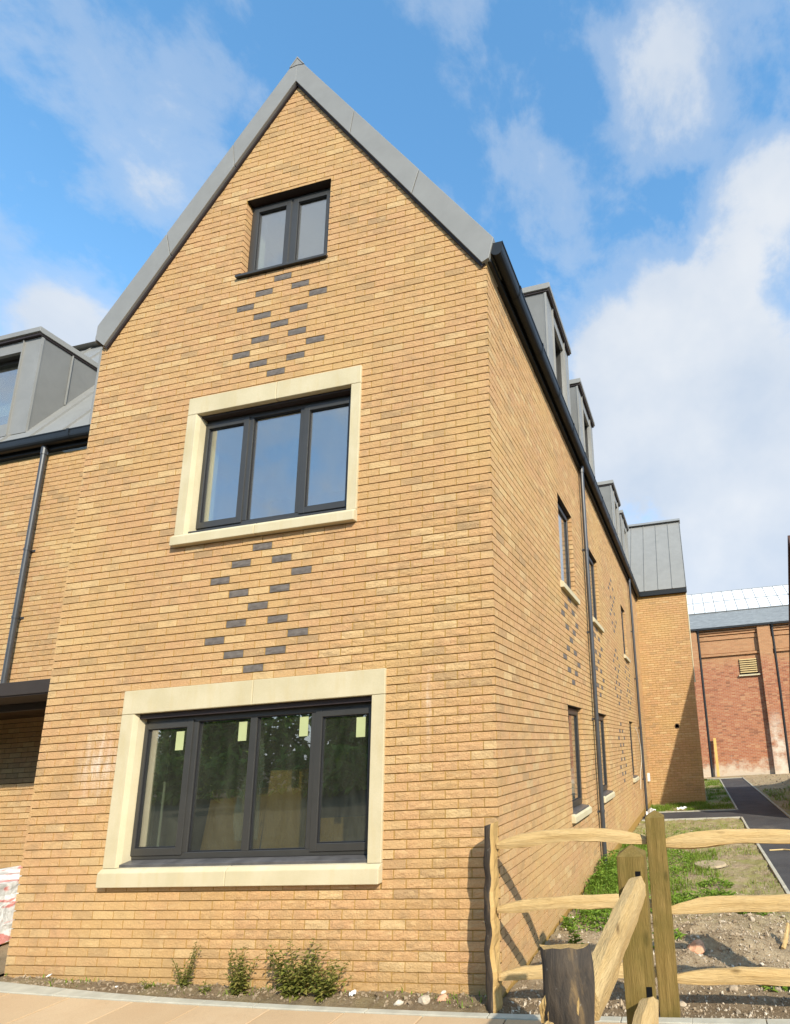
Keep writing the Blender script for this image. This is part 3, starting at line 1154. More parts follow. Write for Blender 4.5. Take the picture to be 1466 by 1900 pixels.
grid_sheet('side_lawn', 3.62, 12.0, -0.3, 25.9, 0.12, lawn_z, lambda x, y: 0.9 if y < 17 else 0.2)
grid_sheet('yard_soil', -2, 3.62, 24.42, 25.95, 0.12, lambda x, y: -0.14 + 0.02 * fbm(x, y, 2), lambda x, y: 0.2)


def build_path():
    m = MB()

    def pz(y):
        return gz(y) + 0.004

    def strip(x0, x1, y0, y1, n):
        for i in range(n):
            a, b = y0 + (y1 - y0) * i / n, y0 + (y1 - y0) * (i + 1) / n
            m.poly([(x0, a, pz(a)), (x1, a, pz(a)), (x1, b, pz(b)), (x0, b, pz(b))])
    strip(2.52, 3.57, -0.3, 24.3, 40)
    strip(0.012, 2.52, 10.38, 11.88, 3)
    strip(1.9, 2.52, 23.93, 24.3, 1)
    p = tag(m.build('path', M_ASPHALT, fix=False), kind='structure')

    def kerb(a, b):
        a, b = Vector(a), Vector(b)
        L = (b - a).length
        n = max(1, round(L / 0.915))
        d = (b - a) / n
        nrm = Vector((-d.y, d.x)).normalized() * 0.025
        for i in range(n):
            p0, p1 = a + d * i + d.normalized() * 0.003, a + d * (i + 1) - d.normalized() * 0.003
            s = MB()
            q = [p0 - nrm, p1 - nrm, p1 + nrm, p0 + nrm]
            dz = rnd(-0.004, 0.004)
            A = [(v.x, v.y, gz(v.y) + 0.028 + dz) for v in q]
            B = [(x, y, z - 0.13) for x, y, z in A]
            s.mesh(A + B, [(0, 1, 2, 3), (7, 6, 5, 4), (0, 4, 5, 1), (1, 5, 6, 2), (2, 6, 7, 3), (3, 7, 4, 0)])
            s.build('kerb', M_KERB, p, bevel=0.005)
    kerb((2.495, -0.2), (2.495, 10.35))
    kerb((0.03, 10.355), (2.47, 10.355))
    kerb((0.03, 11.905), (2.47, 11.905))
    kerb((2.495, 11.88), (2.495, 23.93))
    kerb((3.595, -0.2), (3.595, 24.35))
    kerb((1.9, 24.34), (3.57, 24.34))


build_path()

# =================================================================== MAIN HOUSE
APX, APZ = -2.345, 9.80
W = 4.715
FR = front_map(0.0)
EA = east_map(0.0)
EAVE = 6.62
SL = (APZ - EAVE) / 2.345

house = thing('brick_house', 'tall buff brick house with steep gable, cream framed windows and dark brick patterns', 'house')
S1 = (-3.755, -1.0, 0.80, 2.55)
S2 = (-3.39, -1.345, 3.98, 5.672)
W3 = (-2.92, -1.825, 7.135, 8.215)
side_open = []
for (a, b) in ((2.70, 3.62), (5.0, 5.92), (9.47, 10.32)):
    side_open.append((a, b, 0.86, 2.325))
    side_open.append((a, b, 3.90, 5.34))
front_hp = [(SL, 1, EAVE + 0.0 + 0.02), (-SL, 1, EAVE + SL * W + 0.02)]
fb = lay_bricks(-W, 0, 0, 130, [S1, S2, W3], front_hp, parity=1)
DIA = [(35, 0), (37, -1), (37, 1), (39, -2), (39, 2), (41, -1), (41, 1), (43, 0), (45, -1), (45, 1), (47, -2), (47, 2), (49, -1), (49, 1), (51, 0)]
front_dark = [(c, -(10.5 + d) * PITCH) for c, d in DIA] + [(c + 42, -(10.5 + d) * PITCH) for c, d in DIA]
sb = lay_bricks(0.0, 14.0, 0, 88, side_open, [], parity=0)
side_dark = []
for cen in (14, 24, 35, 44):
    side_dark += [(c, (cen + d) * PITCH) for c, d in DIA]
side_dark += [(c - 22, (35 + d) * PITCH) for c, d in DIA] + [(c + 22, (35 + d) * PITCH) for c, d in DIA]
wb = lay_bricks(0.0, 1.6, 0, 88, [], [], parity=0)
WE = west_map(-W)
# bricks of the reveals: attic window and side windows
rev = []


def reveal_job(T0, ufix, n0, n1, c0, c1, sgn, key):
    """bricks on the reveal at u=ufix, facing sgn along u; depth n0..n1"""
    def T(a, n, z):
        return T0(ufix + sgn * n, -a, z)
    bl = []
    for c in range(c0, c1):
        bl.append(([(n0 + 0.003, c * CO + 0.005), (n1, c * CO + 0.005), (n1, (c + 1) * CO - 0.005), (n0 + 0.003, (c + 1) * CO - 0.005)], False, c, 0.05))
    rev.append((key, T, bl, []))


reveal_job(FR, W3[0], 0.0, 0.10, 95, 109, 1, 'rv')
reveal_job(FR, W3[1], 0.0, 0.10, 95, 109, -1, 'rv')
for o in side_open:
    reveal_job(EA, o[0], 0.0, 0.09, int(o[2] / CO) + 1, int(o[3] / CO), 1, 'rv')
    reveal_job(EA, o[1], 0.0, 0.09, int(o[2] / CO) + 1, int(o[3] / CO), -1, 'rv')
brickwork(house, [('front', FR, fb, front_dark), ('side', EA, sb, side_dark), ('west', WE, wb, [])] + rev)

mw = MB()
wall_with_holes(mw, FR, -W + 0.009, -0.009, -0.35, EAVE, [S1, S2, (W3[0], W3[1], 99, 100)], extra_top=None)
gt = []
# the gable above the eaves, round the attic window
za, zb = W3[2], W3[3]


def ux(z):
    return -W + 0.009 + (z - EAVE) / SL, -0.009 - (z - EAVE) / SL


for z0, z1, hole in ((EAVE, za, None), (za, zb, W3), (zb, APZ - 0.02, None)):
    a0, b0 = ux(z0)
    a1, b1 = ux(z1)
    if hole is None:
        mw.poly([FR(a0, -0.0105, z0), FR(b0, -0.0105, z0), FR(b1, -0.0105, z1), FR(a1, -0.0105, z1)])
    else:
        mw.poly([FR(a0, -0.0105, z0), FR(W3[0], -0.0105, z0), FR(W3[0], -0.0105, z1), FR(a1, -0.0105, z1)])
        mw.poly([FR(W3[1], -0.0105, z0), FR(b0, -0.0105, z0), FR(b1, -0.0105, z1), FR(W3[1], -0.0105, z1)])
wall_with_holes(mw, EA, 0.009, 14.0, -0.35, EAVE, side_open)
wall_with_holes(mw, WE, 0.009, 14.0, -0.35, EAVE, [])
# mortar behind the reveal bricks
for T0, o, dep in [(FR, W3, 0.10)] + [(EA, q, 0.09) for q in side_open]:
    a, b, c, d = o
    for u, s in ((a, -1), (b, 1)):
        uu = u + s * 0.0085
        mw.poly([T0(uu, -0.0105, c), T0(uu, -0.0105, d), T0(uu, -dep - 0.15, d), T0(uu, -dep - 0.15, c)])
mw.build('wall', M_MORTAR, house)

# dark soffit trays over the plain openings
for T0, o, dep in [(FR, W3, 0.10)] + [(EA, q, 0.10) for q in side_open]:
    boxobj('lintel_tray', (o[0] - 0.0, -dep - 0.12, o[3] - 0.0015), (o[1], -0.004, o[3] + 0.012), M_DARKTRIM, house, T=T0)
# thin angle edge with its little end lugs under the attic head bricks


def surround(o, inner, parent):
    a, b, c, d = o
    ia, ib, ic, iz = inner
    f = 0.022
    root = bpy.data.objects.new('window_surround', None)
    COL.objects.link(root)
    root.parent = parent
    mid = (a + b) / 2 + 0.05
    gp = 0.003
    boxobj('lintel_stone', (a, -0.14, iz), (mid - gp, f, d), M_STONE, root, 0.006, FR)
    boxobj('lintel_stone', (mid + gp, -0.14, iz), (b, f, d), M_STONE, root, 0.006, FR)
    for s, (p, q) in enumerate(((a, ia), (ib, b))):
        m = MB()
        # jamb with a splayed inner edge
        if s == 0:
            prof = [(p, f), (q - 0.012, f), (q + 0.004, -0.02), (q + 0.012, -0.14), (p, -0.14)]
        else:
            prof = [(p + 0.012, f), (q, f), (q, -0.14), (p - 0.012, -0.14), (p - 0.004, -0.02)]
        z0, z1 = ic - 0.002, iz - 0.003
        vs = [FR(u, n, z0) for u, n in prof] + [FR(u, n, z1) for u, n in prof]
        k = len(prof)
        m.mesh(vs, [tuple(range(k - 1, -1, -1)), tuple(range(k, 2 * k))] + [(i, (i + 1) % k, k + (i + 1) % k, k + i) for i in range(k)])
        m.build('jamb_stone', M_STONE, root, bevel=0.004)
    e = 0.002
    for (p, q) in ((a - e, mid - 0.1 - gp), (mid - 0.1 + gp, b + e)):
        m = MB()
        m.prism([(-0.14, c), (0.062, c), (0.062, ic - 0.035), (0.03, ic - 0.006), (-0.14, ic + 0.012)], p, q, 0, FR)
        m.build('sill_stone', M_STONE, root, bevel=0.006)


surround(S1, (-3.605, -1.135, 0.955, 2.325), house)
surround(S2, (-3.265, -1.46, 4.105, 5.472), house)

make_window(house, FR, -3.66, -1.115, 1.0, 2.275, 0.10, [-3.035, -2.398, -1.76], [1, 0, 0, 1], True, 'window', (-3.625, -1.145, -0.005, True))
make_window(house, FR, -3.315, -1.445, 4.165, 5.445, 0.10, [-2.705, -2.075], [1, 0, 1], False, 'window', (-3.285, -1.47, -0.015, False))
make_window(house, FR, W3[0] + 0.004, W3[1] - 0.004, 7.175, 8.20, 0.085, [-2.372], [1, 1], False, 'window', (W3[0] - 0.035, W3[1] + 0.012, 0.035, False))
# dark head board above the frames set in the stone surrounds
boxobj('head_board', (-3.61, -0.15, 2.276), (-1.13, -0.03, 2.322), M_DARKTRIM, house, T=FR)
boxobj('head_board', (-3.27, -0.15, 5.446), (-1.455, -0.03, 5.469), M_DARKTRIM, house, T=FR)
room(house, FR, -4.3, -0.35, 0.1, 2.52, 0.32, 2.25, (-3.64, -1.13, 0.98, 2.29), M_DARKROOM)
room(house, FR, -4.3, -0.35, 3.0, 5.62, 0.32, 2.25, (-3.30, -1.46, 4.15, 5.45))
room(house, FR, -3.25, -1.45, 6.3, 8.32, 0.30, 2.25, (W3[0] + 0.01, W3[1] - 0.01, 7.16, 8.205))
for o in side_open:
    a, b, c, d = o
    make_window(house, EA, a + 0.004, b - 0.004, c + 0.135, d - 0.012, 0.07, [], [1], False, 'window', (a + 0.02, b - 0.02, 0.03, True), fw=0.045)
    m = MB()
    m.prism([(-0.10, c + 0.002), (0.055, c + 0.002), (0.055, c + 0.075), (0.02, c + 0.10), (-0.10, c + 0.115)], a - 0.09, b + 0.06, 0, EA)
    m.build('sill_stone', M_STONE, house, bevel=0.006)
    room(house, EA, a - 0.12, b + 0.12, c - 0.3, d + 0.15, 0.3, 1.6, (a + 0.01, b - 0.01, c + 0.12, d - 0.01))

# roof: two slopes of standing-seam sheet, joined seams on each
RIDGE_Y0, RIDGE_Y1 = -0.02, 14.4


def slope_sheet(name, parent, T, u0, u1, n_e, z_e, n_r, z_r, pitch=0.6, mat=None, split=True, th=0.03, start=None):
    """sheets from eave (n_e,z_e) to ridge (n_r,z_r), one object per sheet, upstand seam on its edge"""
    L = math.hypot(n_r - n_e, z_r - z_e)
    nx, nz = -(z_r - z_e) / L * (1 if n_r < n_e else -1), abs(n_r - n_e) / L
    nrm = Vector(((z_r - z_e) / L, (n_e - n_r) / L))   # outward (n,z)
    xs = [u0]
    x = start if start is not None else u0 + pitch
    while x < u1 - 0.05:
        xs.append(x)
        x += pitch
    xs.append(u1)
    res = []
    for a, b in zip(xs[:-1], xs[1:]):
        m = MB()
        e, r = Vector((n_e, z_e)), Vector((n_r, z_r))
        m.prism([tuple(e), tuple(r), tuple(r - nrm * th), tuple(e - nrm * th)], a, b, 0, T)
        # upstand seam at the far edge
        m.prism([tuple(e + nrm * 0.026), tuple(r + nrm * 0.026), tuple(r - nrm * 0.004), tuple(e - nrm * 0.004)], b - 0.014, b - 0.001, 0, T)
        res.append(m.build(name, mat or M_ZINC, parent))
    return res


def main_slope(T, key):
    m = MB()
    m.prism([(0.10, EAVE + 0.16), (-2.345, 10.02), (-2.345, 9.94), (0.10, EAVE + 0.08)], -0.02, 14.3, 0, T)
    for i in range(24):
        y = 0.35 + 0.6 * i
        m.prism([(0.10, EAVE + 0.185), (-2.345, 10.045), (-2.345, 10.0), (0.10, EAVE + 0.14)], y, y + 0.014, 0, T)
    m.build('roof_slope', M_ZINC, house)


main_slope(EA, 'e')
main_slope(WE, 'w')

# verge: folded zinc panels up each side of the gable, with butt joints
VI_R, VO_R = (-0.030, 6.558), (0.098, 6.825)
VI_A, VO_A = (APX, 9.790), (APX, 10.150)
VI_L, VO_L = (-W + 0.075, 6.595), (-W - 0.055, 6.885)


def verge(side):
    i0, o0 = (VI_R, VO_R) if side == 'R' else (VI_L, VO_L)
    ts = [0.0, 0.335, 0.67, 1.0]

    def lp(a, b, t):
        return (a[0] + (b[0] - a[0]) * t, a[1] + (b[1] - a[1]) * t)
    for k in range(3):
        g = 0.0016
        t0, t1 = ts[k] + g * (k > 0), ts[k + 1] - g * (k < 2)
        i_a, i_b = lp(i0, VI_A, t0), lp(i0, VI_A, t1)
        o_a, o_b = lp(o0, VO_A, t0), lp(o0, VO_A, t1)
        if k == 0:
            if side == 'R':
                pts = [o_a, (0.042, 6.592), i_a, i_b, o_b]
            else:
                pts = [o_a, (o_a[0] - 0.002, o_a[1] - 0.175), i_a, i_b, o_b]
        else:
            pts = [i_a, i_b, o_b, o_a]
        m = MB()
        m.prism([(p[0], p[1]) for p in pts], -0.048 - 0.0012 * k, 0.30, 0, lambda x, p, q: (p, x, q))
        m.build('verge_panel', M_ZINC, house, bevel=0.003)
    # dark strip below the panels, along their inner edge
    m = MB()
    d = 0.05
    pts = [(i0[0] + (-0.012 if side == 'R' else 0.012), i0[1] - 0.028), (APX, VI_A[1] - 0.034), (APX, VI_A[1] + 0.02), (i0[0] + (0.03 if side == 'R' else -0.03), i0[1] + 0.02)]
    m.prism(pts, -0.022, 0.05, 0, lambda x, p, q: (p, x, q))
    m.build('verge_dark_strip', M_DARKTRIM, house)


verge('R')
verge('L')
m = MB()
m.prism([(APX - 0.100, 10.025), (APX, 10.172), (APX + 0.100, 10.025), (APX + 0.09, 10.018), (APX, 10.145), (APX - 0.09, 10.018)], -0.056, 14.3, 0, lambda x, p, q: (p, x, q))
m.build('ridge_cap', M_ZINC, house, bevel=0.003)
m = MB()
m.prism([(APX - 0.100, 10.020), (APX, 10.036), (APX + 0.100, 10.020), (APX + 0.100, 10.014), (APX, 10.030), (APX - 0.100, 10.014)], -0.053, -0.040, 0, lambda x, p, q: (p, x, q))
m.build('ridge_joint', M_DARKTRIM, house)
# return flashing down the left corner where the lower roof abuts
boxobj('corner_flashing', (-W - 0.022, -0.006, 5.62), (-W + 0.004, 0.035, 6.60), M_ZINC, house, 0.002)


def gutter(parent, T, u0, u1, n0, z0, joints, caps=True):
    """deep half-round gutter, wall side at n0, top lip at z0"""
    w_, h_ = 0.125, 0.150
    prof = [(n0, z0), (n0, z0 - h_ * 0.75)]
    for k in range(0, 9):
        a = math.pi + math.pi * k / 8
        prof.append((n0 + w_ / 2 + w_ / 2 * math.cos(a), z0 - h_ * 0.55 + h_ * 0.45 * math.sin(a)))
    prof += [(n0 + w_, z0), (n0 + w_ + 0.008, z0 + 0.004), (n0 + w_ + 0.006, z0 - 0.012)]
    prof += [(n0 + w_ - 0.006, z0 - 0.012)]
    m = MB()
    k = len(prof)
    for a, b in zip(prof[:-1], prof[1:]):
        m.poly([T(u0, a[0], a[1]), T(u1, a[0], a[1]), T(u1, b[0], b[1]), T(u0, b[0], b[1])])
    for u in (u0, u1):
        m.poly([T(u, p[0], p[1]) for p in prof[:-3]])
    # fascia behind, small shelf below
    m.box((u0 + 0.02, -0.02, z0 - h_ - 0.045), (u1, n0 - 0.001, z0 + 0.03), 0, T)
    g = m.build('gutter', M_GUTTER, parent, fix=True)
    for u in joints:
        j = MB()
        pr = [(n0 + w_ / 2 + (w_ / 2 + 0.006) * math.cos(math.pi + math.pi * q / 8), z0 - h_ * 0.55 + (h_ * 0.45 + 0.006) * math.sin(math.pi + math.pi * q / 8)) for q in range(9)]
        pr += [(n0 + w_ + 0.014, z0 + 0.008), (n0 + w_ + 0.002, z0 + 0.008)]
        for a, b in zip(pr[:-1], pr[1:]):
            j.poly([T(u, a[0], a[1]), T(u + 0.045, a[0], a[1]), T(u + 0.045, b[0], b[1]), T(u, b[0], b[1])])
        j.build('gutter_joint', M_GUTTER, g)
    return g


gutter(house, EA, -0.03, 13.9, 0.055, 6.775, [0.55 + 0.92 * i for i in range(15)])


def downpipe(parent, T, u, n, z0, z1, clips, r=0.036):
    m = MB()
    m.tube([T(u, n, z0), T(u, n, (z0 + z1) / 2), T(u, n, z1)], r, 14)
    m.tube([T(u, n, z1 - 0.16), T(u, n, z1 - 0.02)], r + 0.007, 14)
    p = m.build('downpipe', M_PIPE, parent, smooth=False)
    for z in clips:
        c = MB()
        c.tube([T(u, n, z - 0.018), T(u, n, z + 0.018)], r + 0.006, 14)
        c.box((u - 0.016, 0.0, z - 0.014), (u + 0.016, n - r, z + 0.014), 0, T)
        c.box((u - 0.045, 0.0, z - 0.016), (u + 0.045, 0.008, z + 0.016), 0, T)
        c.build('pipe_clip', M_PIPE, p)
    return p


downpipe(house, EA, 4.42, 0.07, -0.1, 6.66, [0.79, 2.2, 3.62, 5.06])
downpipe(house, EA, 11.55, 0.07, -0.12, 6.66, [0.8, 2.2, 3.6, 5.0])
# movement joint sealed beside the first downpipe
boxobj('movement_joint', (4.318, -0.006, 0.0), (4.330, -0.0005, 6.6), M_DARKTRIM, house, T=EA)


def dormer(parent, T, u0, u1, n_f, z_b, z_t, n_k, slope, zslope0, glazed=(0.40, 0.38), flip=False, lod=0):
    """box dormer: front at n_f from z_b to z_t, running back to n_k where the roof meets it"""
    fr = 0.0
    m = MB()
    wl, wr = u0 + glazed[0], u1 - glazed[0]
    wz0, wz1 = z_b + 0.22, z_t - 0.34
    # front of sheet round the window opening
    for (a, b, c, d) in ((u0, wl, z_b, z_t - 0.12), (wr, u1, z_b, z_t - 0.12), (wl, wr, z_b, wz0), (wl, wr, wz1, z_t - 0.12)):
        m.box((a, n_f - 0.05, c), (b, n_f, d), 0, T)
    m.box((wl - 0.003, n_f - 0.16, wz1), (wr + 0.003, n_f - 0.051, wz1 + 0.02), 1, T)
    m.box((wl - 0.02, n_f - 0.16, wz0), (wl, n_f - 0.051, wz1), 1, T)
    m.box((wr, n_f - 0.16, wz0), (wr + 0.02, n_f - 0.051, wz1), 1, T)
    # cheeks
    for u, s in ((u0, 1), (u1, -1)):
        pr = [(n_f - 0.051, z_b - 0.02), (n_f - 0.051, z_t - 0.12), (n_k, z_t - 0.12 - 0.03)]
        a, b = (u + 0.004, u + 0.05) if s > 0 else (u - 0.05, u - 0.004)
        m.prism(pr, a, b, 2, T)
    d = m.build('dormer', [M_ZINC, M_FRAME, M_ZINC_SHADE], parent)
    rf = MB()
    rf.prism([(n_f + 0.07, z_t), (n_f + 0.07, z_t - 0.085), (n_f + 0.03, z_t - 0.10), (n_k - 0.2, z_t - 0.13), (n_k - 0.2, z_t - 0.035)], u0 - 0.045, u1 + 0.045, 0, T)
    rf.prism([(n_f + 0.045, z_t - 0.1005), (n_f + 0.045, z_t - 0.135), (n_k - 0.1, z_t - 0.165), (n_k - 0.1, z_t - 0.13)], u0 - 0.02, u1 + 0.02, 1, T)
    rf.build('dormer_roof', [M_ZINC, M_DARKTRIM], d, bevel=0.003)
    for us in (wl - 0.05, wr + 0.04):
        boxobj('seam', (us, n_f - 0.002, z_b), (us + 0.012, n_f + 0.024, z_t - 0.14), M_ZINC, d, T=T)
    run = n_f - n_k
    for u, s in ((u0, -1), (u1, 1)):
        for q in (0.42, 0.83):
            nn = n_f - run * q
            zl = zslope0 + (-nn) * slope + 0.02
            zh = z_t - 0.14 - 0.03 * q
            if zh - zl > 0.08:
                boxobj('seam', (u + 0.003 if s > 0 else u - 0.026, nn - 0.007, zl), (u + 0.026 if s > 0 else u - 0.003, nn + 0.007, zh), M_ZINC, d, T=T)
        boxobj('corner_trim', (u - 0.014 if s < 0 else u - 0.002, n_f - 0.03, z_b), (u + 0.002 if s < 0 else u + 0.014, n_f + 0.004, z_t - 0.15), M_ZINC, d, T=T)
    f = MB()
    nn = n_f - 0.13
    f.box((wl, nn - 0.05, wz0), (wl + 0.06, nn, wz1), 0, T)
    f.box((wr - 0.06, nn - 0.05, wz0), (wr, nn, wz1), 0, T)
    f.box((wl + 0.06, nn - 0.05, wz0), (wr - 0.06, nn, wz0 + 0.06), 0, T)
    f.box((wl + 0.06, nn - 0.05, wz1 - 0.06), (wr - 0.06, nn, wz1), 0, T)
    f.build('dormer_window', M_FRAME, d)
    boxobj('pane', (wl + 0.06, nn - 0.03, wz0 + 0.06), (wr - 0.06, nn - 0.024, wz1 - 0.06), M_GLASS, d, T=T)
    boxobj('dormer_lining', (u0 + 0.1, n_k, wz0 - 0.2), (u1 - 0.1, nn - 0.4, z_t - 0.2), M_PLASTER, d, T=T)
    return d


for (a, b) in ((2.92, 4.45), (5.37, 6.95), (9.95, 11.48), (12.08, 13.6)):
    dormer(house, EA, a, b, -0.07, EAVE + 0.30, 9.09, -1.72, SL, EAVE + 0.29)

# =================================================================== LEFT (LINK) HOUSE
left = thing('link_house', 'brick house set back on the left with grey dormer and dark canopy', 'house', (0, 0, 0))
LF = front_map(1.6)
LE = EAVE
SHADE_RECESS = (-13.0, -4.80, 1.725, 2.69)  # recess added so the wall under the canopy goes dark
lb = lay_bricks(-13.9, -4.73, 0, 88, [SHADE_RECESS], [], parity=1)
PB = front_map(2.35)
lb2 = lay_bricks(-9.75, -4.80, 23, 36, [], [], parity=1)  # brick back set into the added recess
brickwork(left, [('left', LF, lb, []), ('passage', PB, lb2, [])])
m = MB()
wall_with_holes(m, LF, -14.0, -W, -0.3, LE, [SHADE_RECESS])
m.build('wall', M_MORTAR, left)
slope_sheet('roof_panel', left, LF, -13.4, -4.74, 0.085, LE + 0.28, -2.36, 11.05, 0.64, start=-13.4 + (13.4 - 8.078) % 0.64)
m = MB()
m.prism([(-2.20, 11.02), (-2.36, 11.15), (-2.55, 11.02)], -13.4, -4.78, 0, LF)
m.build('ridge_cap', M_ZINC, left)
gutter(left, LF, -13.4, -4.74, 0.05, 6.86, [-12.2, -10.4, -8.9, -7.2, -5.5])
downpipe(left, LF, -7.72, 0.075, 2.9, 6.74, [4.03, 5.05])
dormer(left, LF, -10.4, -8.43, -0.07, LE + 0.56, 9.09, -1.18, 1.70, LE + 0.42)
# shade-coloured lining of the added recess, then the canopy
m = MB()
a_, b_, c_, d_ = SHADE_RECESS
m.poly([LF(a_, -0.0105, c_), LF(b_, -0.0105, c_), LF(b_, -0.77, c_), LF(a_, -0.77, c_)])
m.poly([LF(a_, -0.0105, d_), LF(b_, -0.0105, d_), LF(b_, -0.77, d_), LF(a_, -0.77, d_)])
m.poly([LF(a_, -0.77, c_), LF(b_, -0.77, c_), LF(b_, -0.77, d_), LF(a_, -0.77, d_)])
m.poly([LF(a_, -0.0105, c_), LF(a_, -0.77, c_), LF(a_, -0.77, d_), LF(a_, -0.0105, d_)])
m.poly([LF(b_, -0.0105, c_), LF(b_, -0.77, c_), LF(b_, -0.77, d_), LF(b_, -0.0105, d_)])
m.build('shade_recess_lining', M_RECESS_SHADE, left)
m = MB()
m.box((-13.4, 0.431, 2.70), (-4.735, 1.58, 2.85))
m.box((-13.4, 0.445, 2.685), (-4.735, 1.58, 2.6995))
m.box((-13.4, 0.95, 2.60), (-4.735, 1.03, 2.6845))
m.build('canopy', M_CANOPY, left, bevel=0.004)

# =================================================================== FAR WING
far = thing('wing_house', 'far brick wing with plain grey seamed roof closing the long wall', 'house')
FF = front_map(14.0)
flb = lay_bricks(0.0, 1.70, -2, 88, [(0.955, 1.075, 2.19, 2.31)], [], parity=1)
brickwork(far, [('far', FF, flb, [])])
m = MB()
wall_with_holes(m, FF, 0.0, 1.691, -0.4, 6.75, [(0.96, 1.07, 2.195, 2.305)])
FE = east_map(1.70)
wall_with_holes(m, FE, 14.009, 18.7, -0.4, 6.75, [])
m.build('wall', M_MORTAR, far)
fe = lay_bricks(14.0, 18.7, -2, 88, [], [], parity=0)
mb = MB()
for poly, wh, c, uc in fe:
    brick_faces(mb, FE, poly, tone_pick(c, uc))
mb.build('brickwork', M_BRICK, far)['kind'] = 'stuff'
slope_sheet('roof_panel', far, FF, -0.60, 1.76, 0.12, 6.83, -2.35, 10.28, 0.475, start=-0.125)
slope_sheet('roof_panel', far, FF, 0.0, 1.76, -4.82, 6.83, -2.35, 10.28, 0.6)
m = MB()
m.prism([(-2.15, 10.17), (-2.35, 10.33), (-2.55, 10.17)], -0.6, 1.78, 0, FF)
m.build('ridge_cap', M_ZINC, far)
m = MB()
m.prism([(0.10, 6.80), (-2.35, 10.24), (-4.80, 6.80), (-4.6, 6.75), (-2.35, 9.95), (-0.1, 6.75)], 1.691, 1.752, 0, FF)
m.build('verge_trim', M_DARKTRIM, far)
m = MB()
m.prism([(-0.0, 6.6), (-2.35, 9.95), (-4.7, 6.6)], 1.62, 1.69, 0, FF)
m.build('gable_wall', M_MORTAR, far)
m = MB()
m.box((0.18, -0.01, 6.66), (1.76, 0.10, 6.84), 0, FF)
m.build('gutter', M_GUTTER, far, bevel=0.01)
m = MB()
m.tube([FF(1.015, 0.012, 2.25), FF(1.015, -0.25, 2.25)], 0.062, 16, caps=False)
m.poly([FF(1.015 + 0.062 * math.cos(a * math.pi / 8), -0.25, 2.25 + 0.062 * math.sin(a * math.pi / 8)) for a in range(16)])
m.build('vent_pipe', M_BLACK, far)
m = MB()
for k in range(16):
    a, b = 2 * math.pi * k / 16, 2 * math.pi * (k + 1) / 16
    for (r0, n0, r1, n1) in ((0.062, 0.012, 0.078, 0.012), (0.078, 0.012, 0.078, -0.012)):
        m.poly([FF(1.015 + r0 * math.cos(a), n0, 2.25 + r0 * math.sin(a)), FF(1.015 + r1 * math.cos(a), n1, 2.25 + r1 * math.sin(a)),
                FF(1.015 + r1 * math.cos(b), n1, 2.25 + r1 * math.sin(b)), FF(1.015 + r0 * math.cos(b), n0, 2.25 + r0 * math.sin(b))])
m.build('vent_collar', M_DARKTRIM, far)
m = MB()
m.tube([(1.722, 14.03, 3.7), (1.722, 14.03, 6.66)], 0.020, 8)  # thin pale tube up the wing's front corner
m.box((1.70, 14.0, 3.62), (1.755, 14.06, 3.72))
m.build('pale_corner_tube', M_STONE, far)
boxobj('box_on_wall', (13.2, 0.0, 0.62), (13.42, 0.07, 0.86), M_WHITE, house, 0.006, EA)
cp = MB()
cp.tube([EA(10.62, 0.02, 2.2), EA(10.75, 0.06, 2.05), EA(10.95, 0.09, 1.7), EA(10.95, 0.09, 1.3), EA(10.8, 0.05, 1.0), EA(10.72, 0.03, 0.6)], 0.008, 6)
cp.build('cable', M_CABLE, house)

# =================================================================== OLD RED BRICK BUILDING
red = thing('old_brick_building', 'old red brick building across the end of the path with glazed roof and brick piers', 'building', (0, 0, 0))
RX0, RX1, RY = -6.0, 16.0, 26.0


def redpart(name, boxes, mat=None, bevel=0):
    m = MB()
    for a, b in boxes:
        m.box((a[0] - 1.6, a[1] - RY, a[2]), (b[0] - 1.6, b[1] - RY, b[2]))
    o = m.build(name, mat or M_RED, red, bevel=bevel)
    o.location = (1.6, RY, 0)
    return o


PR = 0.26
redpart('wall', [((RX0, RY, -0.4), (RX1, RY + 0.5, 7.7))])
for (a, b) in ((-2.2, -1.4), (1.44, 2.13), (5.31, 5.97), (9.2, 9.9), (13.0, 13.7)):
    redpart('pier', [((a, RY - PR, -0.4), (b, RY - 0.002, 7.62))])
for (a, b) in ((2.13, 5.31), (5.97, 9.2)):
    for i, (z0, z1, d) in enumerate(((7.50, 7.60, 0.22), (7.37, 7.45, 0.17), (7.24, 7.32, 0.13), (6.98, 7.19, 0.08))):
        redpart('corbel', [((a + 0.002, RY - d, z0), (b - 0.002, RY - 0.002, z1))])
    redpart('string_course', [((a + 0.002, RY - 0.11, 6.10), (b - 0.002, RY - 0.002, 6.22))])
    redpart('panel_head', [((a + 0.002, RY - 0.03, 6.26), (b - 0.002, RY - 0.002, 6.98))])
# louvre with its slats
lv = redpart('louvre', [((4.20, RY - 0.02, 5.03), (5.12, RY - 0.002, 5.84))], M_BLACK)
for i in range(7):
    m = MB()
    z = 5.10 + 0.112 * i
    m.prism([(-0.085, z), (-0.022, z + 0.045), (-0.022, z + 0.075), (-0.085, z + 0.035)], 4.22 - 1.6, 5.10 - 1.6, 0, lambda x, p, q: (x, p, q))
    s = m.build('slat', M_LOUVRE, lv)
redpart('vent_sill', [((4.12, RY - 0.12, 4.93), (5.22, RY - 0.002, 5.01))], M_STONE)
for x0, x1 in ((2.20, 2.30), (6.08, 6.03)):
    m = MB()
    m.tube([(x0, RY - 0.22, 7.5), (x0, RY - 0.22, 4), (x1 if x0 > 3 else x0, RY - 0.22, -0.15)], 0.065, 10)
    m.tube([(x0, RY - 0.30, 7.66), (x0, RY - 0.22, 7.42)], 0.09, 10)
    m.build('drainpipe', M_GUTTER, red)
